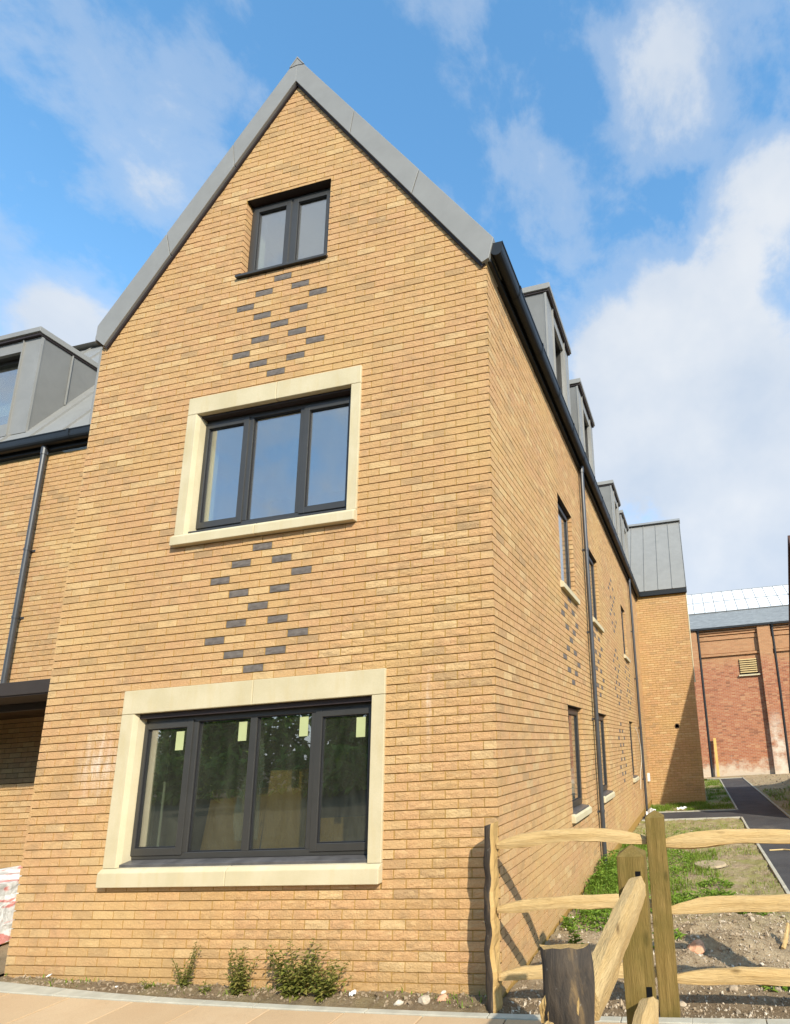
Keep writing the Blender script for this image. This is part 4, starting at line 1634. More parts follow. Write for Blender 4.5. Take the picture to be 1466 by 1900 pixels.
# roof: slate band, then two rows of glass panes
ze, zm, zr = 7.66, 8.84, 10.75
ye, ym, yr = RY - 0.30, 27.45, 30.18
m = MB()
m.prism([(ye, ze), (ym, zm), (ym, zm - 0.10), (ye, ze - 0.06)], RX0, RX1)
m.build('slate_band', M_SLATE, red)
redpart('eaves_gutter', [((RX0, ye - 0.06, ze - 0.11), (RX1, ye + 0.06, ze - 0.005))], M_GUTTER)
dirv = Vector((0, yr - ym, zr - zm)).normalized()
nv = Vector((0, -dirv.z, dirv.y))
L2 = math.hypot(yr - ym, zr - zm)
PW = 0.615
shared = {}
for row in range(2):
    t0, t1 = (0.04, 0.49) if row == 0 else (0.52, 0.98)
    for i in range(-6, 22):
        xa, xb = 1.55 + PW * i + 0.022, 1.55 + PW * (i + 1) - 0.022
        base = Vector(((xa + xb) / 2, ym, zm)) + dirv * (t0 + t1) / 2 * L2
        if row not in shared:
            m = MB()
            hw, hl = (xb - xa) / 2, (t1 - t0) / 2 * L2
            vs = [Vector((sx * hw, 0, 0)) + dirv * sl * hl + nv * h for h in (0.0, 0.03) for sx, sl in ((-1, -1), (1, -1), (1, 1), (-1, 1))]
            m.mesh(vs, [(3, 2, 1, 0), (4, 5, 6, 7), (0, 1, 5, 4), (1, 2, 6, 5), (2, 3, 7, 6), (3, 0, 4, 7)])
            shared[row] = m.data('roof_pane', M_ROOFGLASS)
        o = bpy.data.objects.new('roof_pane', shared[row])
        COL.objects.link(o)
        o.parent = red
        o.location = base
m = MB()
o0, o1 = Vector((0, ym, zm)), Vector((0, yr, zr))
m.mesh([Vector((x, 0, 0)) + p - nv * 0.06 for p in (o0, o1) for x in (RX0, RX1)], [(0, 1, 3, 2)])
for i in range(-6, 23):
    x = 1.55 + PW * i
    vs = [Vector((x + sx, 0, 0)) + p + nv * h for p in (o0, o1) for sx, h in ((-0.014, -0.02), (0.014, -0.02), (0.014, 0.05), (-0.014, 0.05))]
    m.mesh(vs, [(0, 1, 5, 4), (1, 2, 6, 5), (2, 3, 7, 6), (3, 0, 4, 7), (0, 3, 2, 1), (4, 5, 6, 7)])
for t in (0.02, 0.505, 0.995):
    c = o0 + dirv * t * L2
    vs = [Vector((x, 0, 0)) + c + dirv * s + nv * h for x in (RX0, RX1) for s, h in ((-0.035, -0.02), (0.035, -0.02), (0.035, 0.045), (-0.035, 0.045))]
    m.mesh(vs, [(0, 1, 5, 4), (1, 2, 6, 5), (2, 3, 7, 6), (3, 0, 4, 7), (0, 3, 2, 1), (4, 5, 6, 7)])
m.build('glazing_bars', M_WHITEBAR, red)
# leaning plank
pk = thing('wooden_plank', 'yellow timber plank leaning upright against the red brick wall by its drainpipe', 'plank', (2.5, 25.72, -0.13))
m = MB()
m.box((-0.07, -0.02, 0), (0.07, 0.02, 1.95))
p = m.build('plank', M_PLANK, pk, bevel=0.004)
p.rotation_euler = (R(-3), 0, 0)

# =================================================================== HOUSE ON THE RIGHT EDGE
rh = thing('right_house', 'brown house at the right edge with dark verge, only a sliver in view', 'house')
GX = 4.62


def RT(u, n, z):
    return (GX - n, u, z)


pk_, fe_, ne_ = (10.9, 7.0), (14.25, 2.6), (8.35, 2.65)
m = MB()
m.poly([RT(8.7, -0.10, -0.3), RT(13.7, -0.10, -0.3), RT(13.7, -0.10, 3.2), RT(10.9, -0.10, 6.75), RT(8.7, -0.10, 3.0)])
m.poly([RT(13.7, -0.10, -0.3), RT(13.7, -8.0, -0.3), RT(13.7, -8.0, 3.2), RT(13.7, -0.10, 3.2)])
m.poly([RT(8.7, -0.10, -0.3), RT(8.7, -8.0, -0.3), RT(8.7, -8.0, 3.0), RT(8.7, -0.10, 3.0)])
m.build('wall', M_RENDER, rh)
for a, b in ((ne_, pk_), (fe_, pk_)):
    m = MB()
    d = Vector((b[0] - a[0], b[1] - a[1])).normalized()
    nn = Vector((-d.y, d.x)) if d.x > 0 else Vector((d.y, -d.x))
    q = [a, b, (b[0], b[1] + 0.16), (a[0] + nn.x * 0.12, a[1] + nn.y * 0.12)]
    m.prism([(u, z) for u, z in q], -8.2, 0.0, 0, lambda x, p, z: RT(p, x, z))
    m.build('roof_slope', M_VERGE, rh)

# =================================================================== FENCES
fence = thing('garden_fence', 'cleft chestnut post and rail fence across the front of the garden strip', 'fence')
ret = thing('return_fence', 'short post and rail fence running from the square post towards the viewer', 'fence')


def wob(i, s, a):
    return a * noise.noise(Vector((i * 0.37 + s * 11.3, s * 3.1, 0.5)))


def rail(parent, a, b, h, t, bow, seed, taper=0.5, mat=None, jag=1.0):
    """cleft rail from a to b: wedge section, bowed upwards, tapering into the posts; local x along its length"""
    a, b = Vector(a), Vector(b)
    L = (b - a).length
    n = 18
    rings = []
    for i in range(n + 1):
        s = i / n
        e = min(s, 1 - s)
        k = taper + (1 - taper) * min(1, e / 0.16) ** 0.7
        zc = bow * math.sin(math.pi * s) ** 0.8 + wob(i * 0.45, seed, 0.014 * jag) + wob(i, seed + 1, 0.004)
        yc = wob(i * 0.5, seed + 5, 0.016 * jag)
        hh = h * k * (1 + wob(i * 0.6, seed + 9, 0.22 * jag)) / 2
        tt = t * (0.75 + 0.25 * k) * (1 + wob(i * 0.6, seed + 13, 0.25 * jag)) / 2
        tw = 0.12 * math.sin(s * 3 + seed) * jag
        pts = [(-tt * 0.95, -hh * 0.85), (-tt * 1.05, hh * 0.2 + wob(i, seed + 20, 0.006)), (-tt * 0.55, hh), (tt * 0.6, hh * 0.94), (tt * 1.05, hh * 0.25), (tt * 0.9, -hh * 0.8), (0.1 * tt, -hh * (1.0 + wob(i, seed + 3, 0.2)))]
        pts = [(p_ + rnd(-0.0025, 0.0025), q_ + rnd(-0.0025, 0.0025)) for p_, q_ in pts]
        rings.append([Vector((s * L, yc + p * math.cos(tw) - q * math.sin(tw), zc + p * math.sin(tw) + q * math.cos(tw))) for p, q in pts])
    m = MB()
    m.loft(rings)
    o = m.build('rail', mat or M_RAIL, parent)
    o.location = a
    d = (b - a).normalized()
    o.rotation_euler = d.to_track_quat('X', 'Z').to_euler()
    return o


def square_post(parent, x, y, w, z0, z1, holes=(), rz=0.0, lean=0.0):
    m = MB()
    h = w / 2
    n = 10
    rings = []
    for i in range(n + 1):
        z = z0 + (z1 - 0.045 - z0) * i / n
        jit = lambda k: wob(i, k + x * 3, 0.004)
        rings.append([Vector((-h + jit(1), -h + jit(2), z)), Vector((h + jit(3), -h + jit(4), z)), Vector((h + jit(5), h + jit(6), z)), Vector((-h + jit(7), h + jit(8), z))])
    m.loft(rings, caps=False)
    b = len(m.v)
    top = rings[-1]
    ap = Vector((0.002, 0.003, z1))
    for k in range(4):
        m.poly([top[k], top[(k + 1) % 4], ap])
    m.poly(list(reversed(rings[0])))
    o = m.build('post', M_POST, parent, bevel=0.004)
    o.location = (x, y, 0)
    o.rotation_euler = (0, lean, rz)
    for (hx, z, hw, hh) in holes:
        q = MB()
        q.box((hx - hw, -h - 0.0015, z - hh), (hx + hw, -h + 0.03, z + hh))
        q.build('mortise', M_BLACK, o)
    return o


def half_round_post(parent, x, y, r, z0, z1, rz, top_tilt, seed, bump_a=0.10):
    """split post: bark on the round side, pale face on the cleft side (towards local +x)"""
    n, k = 30, 11
    m = MB()
    rings = []
    for i in range(n + 1):
        s = i / n
        z = z0 + (z1 - z0) * s
        ring = []
        cx = wob(i, seed, 0.022)
        cy = wob(i, seed + 2, 0.02)
        for j in range(k):
            a = math.pi / 2 + math.pi * j / (k - 1)
            rr = r * (1 + bump_a * noise.noise(Vector((math.cos(a) * 2, math.sin(a) * 2 + seed, z * 7))))
            ring.append(Vector((cx + rr * math.cos(a), cy + rr * math.sin(a), z)))
        for q in (-0.55, 0.0, 0.55):
            ring.append(Vector((cx + r * 0.22 + wob(i * 1.7, seed + 7 + q, 0.016), cy + q * r * 1.25, z)))
        if i == n:
            for v in ring:
                v.z += top_tilt * (v.x - cx) / r + rnd(-0.004, 0.003)
        rings.append(ring)
    N_ = len(rings[0])
    vs = [v for rg in rings for v in rg]
    for i in range(n):
        for j in range(N_):
            j2 = (j + 1) % N_
            bark = j < k - 1
            m.mesh([vs[i * N_ + j], vs[i * N_ + j2], vs[(i + 1) * N_ + j2], vs[(i + 1) * N_ + j]], [(0, 1, 2, 3)], 0 if bark else 1)
    m.poly(rings[-1], 1)
    o = m.build('post', [M_BARK, M_CLEFT], parent, fix=True)
    bm = bmesh.new()
    bm.from_mesh(o.data)
    bmesh.ops.remove_doubles(bm, verts=bm.verts, dist=0.0005)
    bmesh.ops.recalc_face_normals(bm, faces=bm.faces)
    for f in bm.faces:
        f.smooth = f.material_index == 0
    bm.to_mesh(o.data)
    bm.free()
    o.location = (x, y, 0)
    o.rotation_euler = (0, 0, rz)
    return o


PY = -0.235
half_round_post(fence, 0.045, PY, 0.072, -0.15, 1.262, R(-2), 0.02, 3.0, 0.16)
square_post(fence, 1.262, PY, 0.132, -0.15, 1.312, rz=R(1.5))
square_post(fence, 2.62, PY, 0.132, -0.2, 1.30)
rail(fence, (0.075, PY, 1.105), (1.215, PY + 0.005, 1.108), 0.092, 0.05, 0.050, 1.0)
rail(fence, (0.07, PY, 0.655), (1.215, PY, 0.690), 0.090, 0.05, 0.038, 2.0)
rail(fence, (0.075, PY, 0.225), (1.215, PY, 0.260), 0.094, 0.05, 0.030, 3.0)
rail(fence, (1.305, PY, 1.092), (2.60, PY, 1.080), 0.098, 0.055, 0.030, 4.0)
rail(fence, (1.305, PY, 0.640), (2.60, PY, 0.670), 0.098, 0.055, 0.042, 5.0)
rail(fence, (1.305, PY, 0.232), (2.60, PY, 0.215), 0.100, 0.055, 0.030, 6.0)

square_post(ret, 1.235, -1.47, 0.136, -0.1, 1.292, [(0.032, 1.105, 0.013, 0.075), (0.046, 0.62, 0.013, 0.06)], rz=R(2))
square_post_y = -1.47
pC = half_round_post(ret, 1.228, -2.86, 0.066, -0.05, 1.285, R(96), -0.010, 9.0, 0.17)
for (sx, sz, sh, sw, ta) in ((-0.044, 1.188, 0.060, 0.026, 0.5), (-0.018, 1.178, 0.075, 0.030, -0.15), (0.008, 1.160, 0.06, 0.020, -0.35), (0.036, 1.17, 0.05, 0.014, 0.2)):
    m = MB()
    m.mesh([(-sw * 0.5, 0, -sh), (sw * 0.5, 0.004, -sh), (sw * 0.25, -0.012, -sh * 0.2), (ta * 0.03, -0.004, sh * 0.4), (-sw * 0.55, -0.010, -sh * 0.3), (0, 0.02, -sh)],
           [(0, 1, 2, 3, 4), (1, 5, 3, 2), (5, 0, 4, 3)])
    sp_ = m.build('splinter', M_CLEFT, pC)
    sp_.rotation_euler = (0, 0, -pC.rotation_euler.z)
    sp_.location = Matrix.Rotation(-pC.rotation_euler.z, 3, 'Z') @ Vector((sx, -0.068 + abs(sx) * 0.35, sz))
rail(ret, (1.272, -2.84, 1.140), (1.272, -1.50, 1.108), 0.125, 0.066, 0.018, 7.0, 0.62, None, 0.45)
rail(ret, (1.272, -2.80, 0.660), (1.282, -1.50, 0.610), 0.15, 0.070, 0.02, 8.0, 0.10)
rail(ret, (1.205, -2.915, 1.128), (1.04, -4.33, 1.02), 0.05, 0.035, 0.0, 10.0, 0.5)
rail(ret, (1.250, -2.915, 1.122), (1.06, -4.33, 0.92), 0.045, 0.030, 0.0, 11.0, 0.5)
square_post(ret, 1.05, -4.38, 0.13, -0.1, 1.25)

# =================================================================== PLANTS
def leaf(m, p, d, up, L, wd, tone, fold=0.25):
    d = d.normalized()
    s = d.cross(up)
    if s.length < 1e-3:
        s = Vector((1, 0, 0))
    s.normalize()
    nn = s.cross(d)
    tip = p + d * L - nn * L * 0.12
    midp = p + d * L * 0.45
    m.poly([p, midp + s * wd / 2 + nn * wd * fold, tip], 0, tone)
    m.poly([p, tip, midp - s * wd / 2 + nn * wd * fold], 0, tone)


def weed(x, y, z, h, spread, stems, label, leafsize=0.04, group=None, mat=None):
    t = thing('weed', label, 'plant', (x, y, z), 0, group)
    st, lf = MB(), MB()
    for i in range(stems):
        a = rnd(0, 2 * math.pi)
        hh = h * rnd(0.30, 1.0) if i else h
        lean = Vector((math.cos(a) * spread * rnd(0.2, 1), math.sin(a) * spread * 0.5 * rnd(0.2, 1), 0))
        pts = []
        for k in range(7):
            s = k / 6
            pts.append(Vector((0, 0, 0)) + lean * (0.15 + s ** 1.4) + Vector((rnd(-.006, .006), rnd(-.006, .006), hh * s)))
        st.tube(pts, [0.0035 * (1 - 0.7 * k / 6) for k in range(7)], 5)
        nl = int(hh / 0.0095)
        for k in range(nl):
            s = (k + 1) / (nl + 1)
            i0 = min(int(s * 6), 5)
            p = pts[i0].lerp(pts[i0 + 1], s * 6 - i0)
            aa = k * 2.4 + rnd(-0.5, 0.5)
            out = Vector((math.cos(aa), math.sin(aa), rnd(-0.2, 0.7)))
            sz = leafsize * (1.15 - 0.55 * s) * rnd(0.6, 1.2)
            p2 = p + Vector((out.x, out.y, 0.2)) * rnd(0.0, 0.03) * (1.2 - s)
            leaf(lf, p2, out, Vector((0, 0, 1)), sz, sz * 0.62, rnd(0.02, 1))
    st.build('stem', M_WEED, t)
    lf.build('foliage', mat or M_WEED, t, fix=False)
    return t


weed(-2.67, -0.13, 0.035, 0.36, 0.16, 12, 'thin pale green weed with reddish tips, leftmost of those against the front wall', 0.030)
weed(-2.13, -0.15, 0.015, 0.37, 0.16, 15, 'narrow upright dark weed growing under the big ground window', 0.042)
weed(-1.62, -0.16, 0.010, 0.42, 0.26, 26, 'broadest and tallest bushy weed at the foot of the front wall', 0.055)
weed(-1.36, -0.17, 0.010, 0.32, 0.24, 16, 'low spreading weed just right of the tall bushy weed at the wall', 0.052)
weed(-2.95, -0.18, 0.04, 0.10, 0.08, 5, 'small low weed in the soil strip left of the thin pale weed', 0.034)
weed(-2.40, -0.20, 0.03, 0.11, 0.07, 5, 'small dark tuft of weed in the soil strip between two taller weeds', 0.034)
weed(0.36, 0.95, garden_z(0.36, 0.95), 0.24, 0.06, 5, 'dark leafy weed by the house side wall behind the bark post', 0.05, None, M_LEAF)


def leafy(name, patches, size=0.06):
    m = MB()
    for (cx, cy, rx, ry, hmax, n) in patches:
        for _ in range(n):
            a, r = rnd(0, 2 * math.pi), math.sqrt(random.random())
            x, y = cx + rx * r * math.cos(a), cy + ry * r * math.sin(a)
            if noise.noise(Vector((x * 4.5, y * 3.2, 4.0))) < rnd(-0.45, 0.15):
                continue
            if x < 0.03 or x > 2.44:
                continue
            k = 1 - r * r * 0.8
            z = garden_z(x, y) + hmax * k * rnd(0.02, 1.0)
            aa = rnd(0, 2 * math.pi)
            d = Vector((math.cos(aa), math.sin(aa), rnd(-0.3, 0.8)))
            s = size * rnd(0.5, 1.3)
            leaf(m, Vector((x, y, z)), d, Vector((0, 0, 1)), s, s * 0.5, rnd(0.0, 1))
    o = m.build(name, M_LEAF, fix=False)
    return tag(o, kind='stuff')


leafy('ground_weeds', [(0.20, 4.2, 0.26, 0.9, 0.30, 2100), (0.28, 3.3, 0.30, 0.6, 0.22, 1300), (0.40, 2.5, 0.32, 0.5, 0.10, 600), (0.35, 1.75, 0.30, 0.36, 0.13, 800),
                       (1.05, 4.9, 0.34, 1.2, 0.17, 1500), (1.55, 2.70, 0.42, 0.28, 0.13, 1100), (1.05, 2.5, 0.36, 0.34, 0.12, 800), (2.02, 2.25, 0.18, 0.22, 0.10, 450),
                       (1.65, 3.5, 0.22, 0.3, 0.09, 400), (0.45, 7.4, 0.45, 0.8, 0.15, 700), (1.3, 8.3, 0.4, 0.5, 0.08, 250), (1.12, 1.15, 0.2, 0.2, 0.08, 150),
                       (0.45, 0.6, 0.18, 0.15, 0.05, 120), (2.0, 0.28, 0.10, 0.08, 0.07, 120), (0.6, 5.9, 0.4, 0.8, 0.12, 500)], 0.052)


def grass(name, patches):
    m = MB()
    for (x0, x1, y0, y1, n, h, dry, zf) in patches:
        for _ in range(n):
            x, y = rnd(x0, x1), rnd(y0, y1)
            den = noise.noise(Vector((x * 1.7, y * 1.3, 9.0))) + 0.5 * noise.noise(Vector((x * 6, y * 5, 2.0)))
            if den < rnd(-0.20, 0.40):
                continue
            z = zf(x, y)
            a = rnd(0, 2 * math.pi)
            hh = h * rnd(0.4, 1.3)
            d = Vector((math.cos(a), math.sin(a), 0))
            s = Vector((-d.y, d.x, 0)) * rnd(0.003, 0.006)
            p = Vector((x, y, z - 0.005))
            mid = p + Vector((0, 0, hh * 0.6)) + d * hh * 0.2
            tip = p + Vector((0, 0, hh * rnd(0.6, 1.0))) + d * hh * rnd(0.3, 0.9)
            t = min(max(random.gauss(dry, 0.2), 0.01), 1)
            m.poly([p - s, p + s, mid + s * 0.8, mid - s * 0.8], 0, t)
            m.poly([mid - s * 0.8, mid + s * 0.8, tip], 0, t)
    o = m.build(name, M_GRASS, fix=False)
    return tag(o, kind='stuff')


grass('grass', [(-5.0, -0.05, -0.24, -0.02, 700, 0.05, 0.55, lambda x, y: bed_z(x, y)), (0.05, 2.44, 2.2, 10.2, 9000, 0.06, 0.72, garden_z), (0.05, 0.8, 2.1, 7.0, 6000, 0.15, 0.28, garden_z), (0.8, 1.75, 2.2, 6.2, 4200, 0.10, 0.36, garden_z), (0.05, 2.44, 11.98, 13.9, 9000, 0.12, 0.30, lambda x, y: -0.15),
                (1.75, 2.44, 13.9, 23.5, 7000, 0.12, 0.30, lambda x, y: -0.15), (3.7, 7.0, 8.0, 17.0, 14000, 0.11, 0.25, lawn_z)])

# far row of trees on the other side of the road, seen only in the panes
m = MB()
for i in range(18):
    cx, cy, hr = -36 + i * 4.0 + rnd(-1, 1), -31 + rnd(-3, 3), rnd(3.9, 4.9)
    m.tube([(cx, cy, -0.3), (cx + rnd(-.3, .3), cy, hr * 1.3)], [0.28, 0.14], 6, 0)
    for _ in range(420):
        d = Vector((rnd(-1, 1), rnd(-1, 1), rnd(-1, 1)))
        leaf(m, Vector((cx + rnd(-3, 3), cy + 4.5 + rnd(-0.8, 0.8), 2.4 * random.random() ** 0.8)), d, Vector((0.2, 0.1, 1)), rnd(0.4, 0.8), rnd(0.3, 0.5), rnd(0.02, 0.4))
    for _ in range(1500):
        v = Vector((random.gauss(0, 1), random.gauss(0, 1), random.gauss(0, 1))).normalized()
        rr = hr * rnd(0.45, 1.05)
        p = Vector((cx + v.x * rr * 0.85, cy + v.y * rr * 0.6, hr * 0.98 + v.z * rr))
        if p.z < 0.0:
            continue
        d = Vector((rnd(-1, 1), rnd(-1, 1), rnd(-1, 1)))
        leaf(m, p, d, Vector((0.2, 0.1, 1)), rnd(0.45, 0.9), rnd(0.35, 0.6), rnd(0.02, 0.5))
tag(m.build('woodland', M_LEAF, fix=False), kind='stuff')

# =================================================================== STONES AND SMALL THINGS
_OCT = [(1, 0, 0), (-1, 0, 0), (0, 1, 0), (0, -1, 0), (0, 0, 1), (0, 0, -1)]
_OF = [(0, 2, 4), (2, 1, 4), (1, 3, 4), (3, 0, 4), (2, 0, 5), (1, 2, 5), (3, 1, 5), (0, 3, 5)]


def pebble(m, x, y, z, r, tone):
    q = Euler((rnd(0, 6), rnd(0, 6), rnd(0, 6))).to_matrix()
    s = (rnd(0.7, 1.4), rnd(0.6, 1.1), rnd(0.4, 0.8))
    vs = [q @ Vector((v[0] * s[0] * r * rnd(.8, 1.2), v[1] * s[1] * r * rnd(.8, 1.2), v[2] * s[2] * r)) + Vector((x, y, z)) for v in _OCT]
    m.mesh(vs, _OF, 0, tone)


m = MB()
for _ in range(11000):
    x, y = rnd(0.05, 2.42), -0.28 + 2.9 * random.random() ** 1.25
    heap = math.exp(-((x - 1.6) / 0.8) ** 2 - ((y - 1.2) / 0.7) ** 2)
    if random.random() > 0.35 + 0.65 * heap + (0.25 if y < 0.8 else 0):
        continue
    r = 0.0035 + 0.014 * random.random() ** 3
    pebble(m, x, y, garden_z(x, y) + r * 0.3, r, rnd(0.05, 1))
for _ in range(900):
    x, y = rnd(-5.2, 0.0), rnd(-0.27, -0.01)
    r = 0.003 + 0.009 * random.random() ** 2.5
    pebble(m, x, y, bed_z(x, y) + r * 0.3, r, rnd(0.02, 0.75))
for _ in range(420):
    x, y = rnd(-5.2, 0.0), rnd(-0.26, -0.02)
    r = 0.007 + 0.016 * random.random() ** 1.8
    pebble(m, x, y, bed_z(x, y) + r * 0.15, r, rnd(0.01, 0.35))
for _ in range(260):
    x, y = rnd(0.1, 2.40), rnd(-0.2, 2.2)
    r = 0.012 + 0.022 * random.random() ** 2
    pebble(m, x, y, garden_z(x, y) + r * 0.15, r, rnd(0.1, 0.8))
for _ in range(700):
    x, y = rnd(0.1, 2.44), rnd(2.4, 9.5)
    r = 0.005 + 0.014 * random.random() ** 2
    pebble(m, x, y, garden_z(x, y) + r * 0.2, r, rnd(0.3, 1))
for _ in range(350):
    x, y = rnd(3.7, 7.5), rnd(13, 25)
    r = 0.02 + 0.06 * random.random() ** 2
    pebble(m, x, y, lawn_z(x, y) + r * 0.2, r, rnd(0.0, 0.6))
tag(m.build('rubble', M_STONES, fix=True), kind='stuff')


def rock(x, y, z, r, label, mat=None, tone=0.7, group=None, flat=0.7, name='rock', cat='rock'):
    bm = bmesh.new()
    bmesh.ops.create_icosphere(bm, subdivisions=2, radius=r)
    sd = rnd(0, 50)
    for v in bm.verts:
        k = 1 + 0.45 * noise.noise(Vector((v.co.x / r * 1.1 + sd, v.co.y / r * 1.1, v.co.z / r * 1.1)))
        v.co = Vector((v.co.x * k * 1.25, v.co.y * k * 0.85, v.co.z * k * flat))
    me = bpy.data.meshes.new(name)
    bm.to_mesh(me)
    bm.free()
    me.materials.append(mat or M_STONES)
    o = bpy.data.objects.new(name, me)
    COL.objects.link(o)
    o.location = (x, y, z + r * flat * 0.45)
    o.rotation_euler = (rnd(-.2, .2), rnd(-.2, .2), rnd(0, 6))
    o['tone'] = tone
    return tag(o, label, cat, group)


rock(-0.50, -0.235, bed_z(-0.50, -0.235), 0.040, 'large pale angular stone at the front of the soil strip near the bark post', None, 0.85)
rock(-0.70, -0.245, bed_z(-0.70, -0.245), 0.026, 'smaller pale stone in the soil strip left of the large pale one', None, 0.95)
rock(-0.40, -0.15, bed_z(-0.40, -0.15), 0.036, 'reddish stone in the soil strip touching the large pale one', M_REDSTONE, 0.2)
rock(-0.42, -0.10, bed_z(-0.42, -0.10) + 0.035, 0.018, 'small white stone lying above the reddish one by the front wall', None, 1.0)
rock(-0.92, -0.14, bed_z(-0.92, -0.14), 0.030, 'brown clod in the soil strip beside the white wrapper', M_SOIL, 0.0)
bb = rock(1.43, 0.92, garden_z(1.43, 0.92), 0.070, 'chunk of orange brick on the rubble heap right of the square post', M_REDSTONE, 0.0, None, 0.8, 'brick_chunk', 'brick')
for i in range(15):
    x, y = rnd(0.3, 2.35), rnd(0.1, 2.3)
    rock(x, y, garden_z(x, y), rnd(0.018, 0.032), 'pale fist-sized stone half sunk in the garden rubble', None, rnd(0.5, 1), 'pale stones in the garden rubble')


def crumple(name, x, y, z, w, d, h, mat, label, cat, rz=0.0):
    m = MB()
    n = 5
    sd = rnd(0, 40)
    vs = []
    for j in range(n + 1):
        for i in range(n + 1):
            u, v = i / n - 0.5, j / n - 0.5
            vs.append((u * w + 0.15 * w * noise.noise(Vector((u * 5, v * 5, sd))), v * d, h * (0.5 + noise.noise(Vector((u * 6 + 3, v * 6, sd))) + 0.6 * (u + 0.5))))
    m.mesh(vs, [(j * (n + 1) + i, j * (n + 1) + i + 1, (j + 1) * (n + 1) + i + 1, (j + 1) * (n + 1) + i) for j in range(n) for i in range(n)])
    o = m.build(name, mat, fix=False)
    md = o.modifiers.new('t', 'SOLIDIFY')
    md.thickness = 0.002
    o.location = (x, y, z)
    o.rotation_euler = (0.4, 0, rz)
    return tag(o, label, cat)


crumple('wrapper', -1.10, -0.20, bed_z(-1.1, -0.2) + 0.01, 0.045, 0.035, 0.02, M_WHITE, 'crumpled white plastic wrapper in the soil strip right of the bushy weeds', 'litter', 0.6)
crumple('wrapper', -4.10, -0.08, bed_z(-4.1, -0.08) + 0.01, 0.035, 0.025, 0.015, M_WHITE, 'scrap of white plastic in the soil strip at the far left of the front wall', 'litter', 0.2)
crumple('wrapper', -3.3, -0.16, bed_z(-3.3, -0.16) + 0.005, 0.04, 0.02, 0.01, M_WHITE, 'thin white scrap in the soil strip below the lime bloom on the wall', 'litter', 0.1)
crumple('bag', 0.22, 10.9, -0.11, 0.24, 0.22, 0.16, M_WHITE, 'white bag dropped at the foot of the far downpipe', 'bag', 0.3)
crumple('wrapper', 1.0, 12.1, -0.1, 0.25, 0.10, 0.05, M_WHITE, 'white litter on the grass strip before the far wing', 'litter', 0.1)

# manhole cover
mc = thing('manhole_cover', 'round pale concrete manhole cover among the weeds of the garden', 'manhole cover', (1.62, 4.75, garden_z(1.62, 4.75) + 0.012))
m = MB()
ring = [(0.24 * math.cos(a * math.pi / 12), 0.24 * math.sin(a * math.pi / 12)) for a in range(24)]
m.mesh([(x, y, 0) for x, y in ring] + [(x * 0.97, y * 0.97, 0.03) for x, y in ring], [tuple(range(24, 48))] + [(i, (i + 1) % 24, 24 + (i + 1) % 24, 24 + i) for i in range(24)])
m.build('cover', M_COVER, mc)
# split stake lying in the rubble
sk = thing('timber_offcut', 'short split timber offcut sticking up from the rubble at the right', 'wood', (2.16, 1.05, garden_z(2.16, 1.05)))
r_ = rail(sk, (0, 0, 0.0), (0.09, 0.22, 0.13), 0.05, 0.03, 0.0, 21.0, 0.7)
r_.name = 'offcut'
# hose lying on the path
hs = MB()
hs.tube([(2.62, 5.9, gz(5.9) + 0.02), (2.85, 5.95, gz(6) + 0.02), (3.1, 5.8, gz(5.8) + 0.02), (3.35, 5.4, gz(5.4) + 0.02), (3.55, 5.2, gz(5.2) + 0.02)], 0.012, 6)
tag(hs.build('hose', M_LOUVRE), 'pale hose curving across the dark path', 'hose')

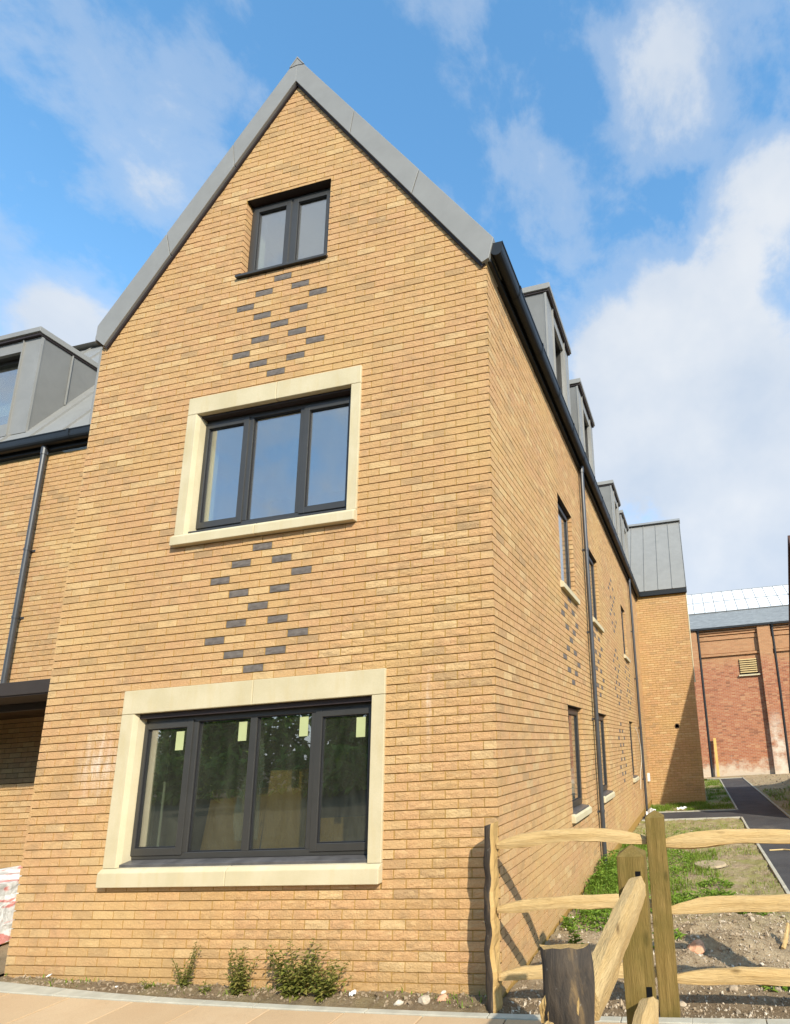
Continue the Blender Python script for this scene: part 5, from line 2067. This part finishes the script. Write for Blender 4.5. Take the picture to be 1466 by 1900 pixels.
# wrapped pallet in the passage
pl = thing('wrapped_pallet', 'pallet wrapped in crumpled white film with red print in the passage', 'pallet', (-6.35, 0.72, pave_z(-4.7) - 0.02))
bm = bmesh.new()
bmesh.ops.create_cube(bm, size=1)
bmesh.ops.subdivide_edges(bm, edges=bm.edges, cuts=9, use_grid_fill=True)
for v in bm.verts:
    c = v.co.copy()
    k = 0.05 * noise.fractal(c * 4.0, 1.0, 2.0, 4)
    v.co = Vector((c.x * 1.2, c.y * 1.0, c.z * 0.60 + 0.37)) + c.normalized() * k + Vector((0, 0, -0.10 * abs(c.x)))
me = bpy.data.meshes.new('wrap')
bm.to_mesh(me)
bm.free()
me.materials.append(M_FILM)
o = bpy.data.objects.new('wrap', me)
COL.objects.link(o)
o.parent = pl
m = MB()
for y in (-0.42, -0.05, 0.33):
    m.box((-0.58, y, 0.0), (0.58, y + 0.09, 0.09))
m.build('pallet_base', M_PLANK, pl)

# things in the ground-floor room
def board(x, y, w, h, z, rx, rz, label, mat=M_BOARD, name='board', cat='board'):
    m = MB()
    m.box((-w / 2, -0.009, 0), (w / 2, 0.009, h))
    o = m.build(name, mat, bevel=0.002)
    o.location = (x, y, z)
    o.rotation_euler = (rx, 0, rz)
    return tag(o, label, cat)


board(-2.42, 0.52, 0.44, 1.62, 0.11, R(-6), R(6), 'tall narrow brown board standing behind the third pane of the ground window')
board(-3.30, 0.78, 0.75, 1.45, 0.11, R(-8), R(-4), 'wide brown board leaning behind the second pane of the ground window')
board(-2.10, 0.95, 0.60, 1.10, 0.11, R(-7), R(3), 'low brown board seen through the rightmost pane of the ground window')
board(-4.02, 0.62, 0.20, 2.2, 0.11, R(-1), R(20), 'pale plaster board standing behind the leftmost pane of the ground window', M_PLASTER)
m = MB()
pts = []
for j in range(13):
    for i in range(5):
        u, v = i / 4, j / 12
        pts.append((-2.62 + 0.20 * u - 0.05 * v + 0.05 * math.sin(5 * v + i), 0.30 + 0.04 * math.sin(3 * i + 7 * v), 2.26 - 1.15 * v))
m.mesh(pts, [(j * 5 + i, j * 5 + i + 1, (j + 1) * 5 + i + 1, (j + 1) * 5 + i) for j in range(12) for i in range(4)])
o = m.build('plastic_sheet', M_CLEAR, fix=False, smooth=True)
tag(o, 'clear plastic sheet hanging in folds behind the second pane of the ground window', 'plastic sheet')
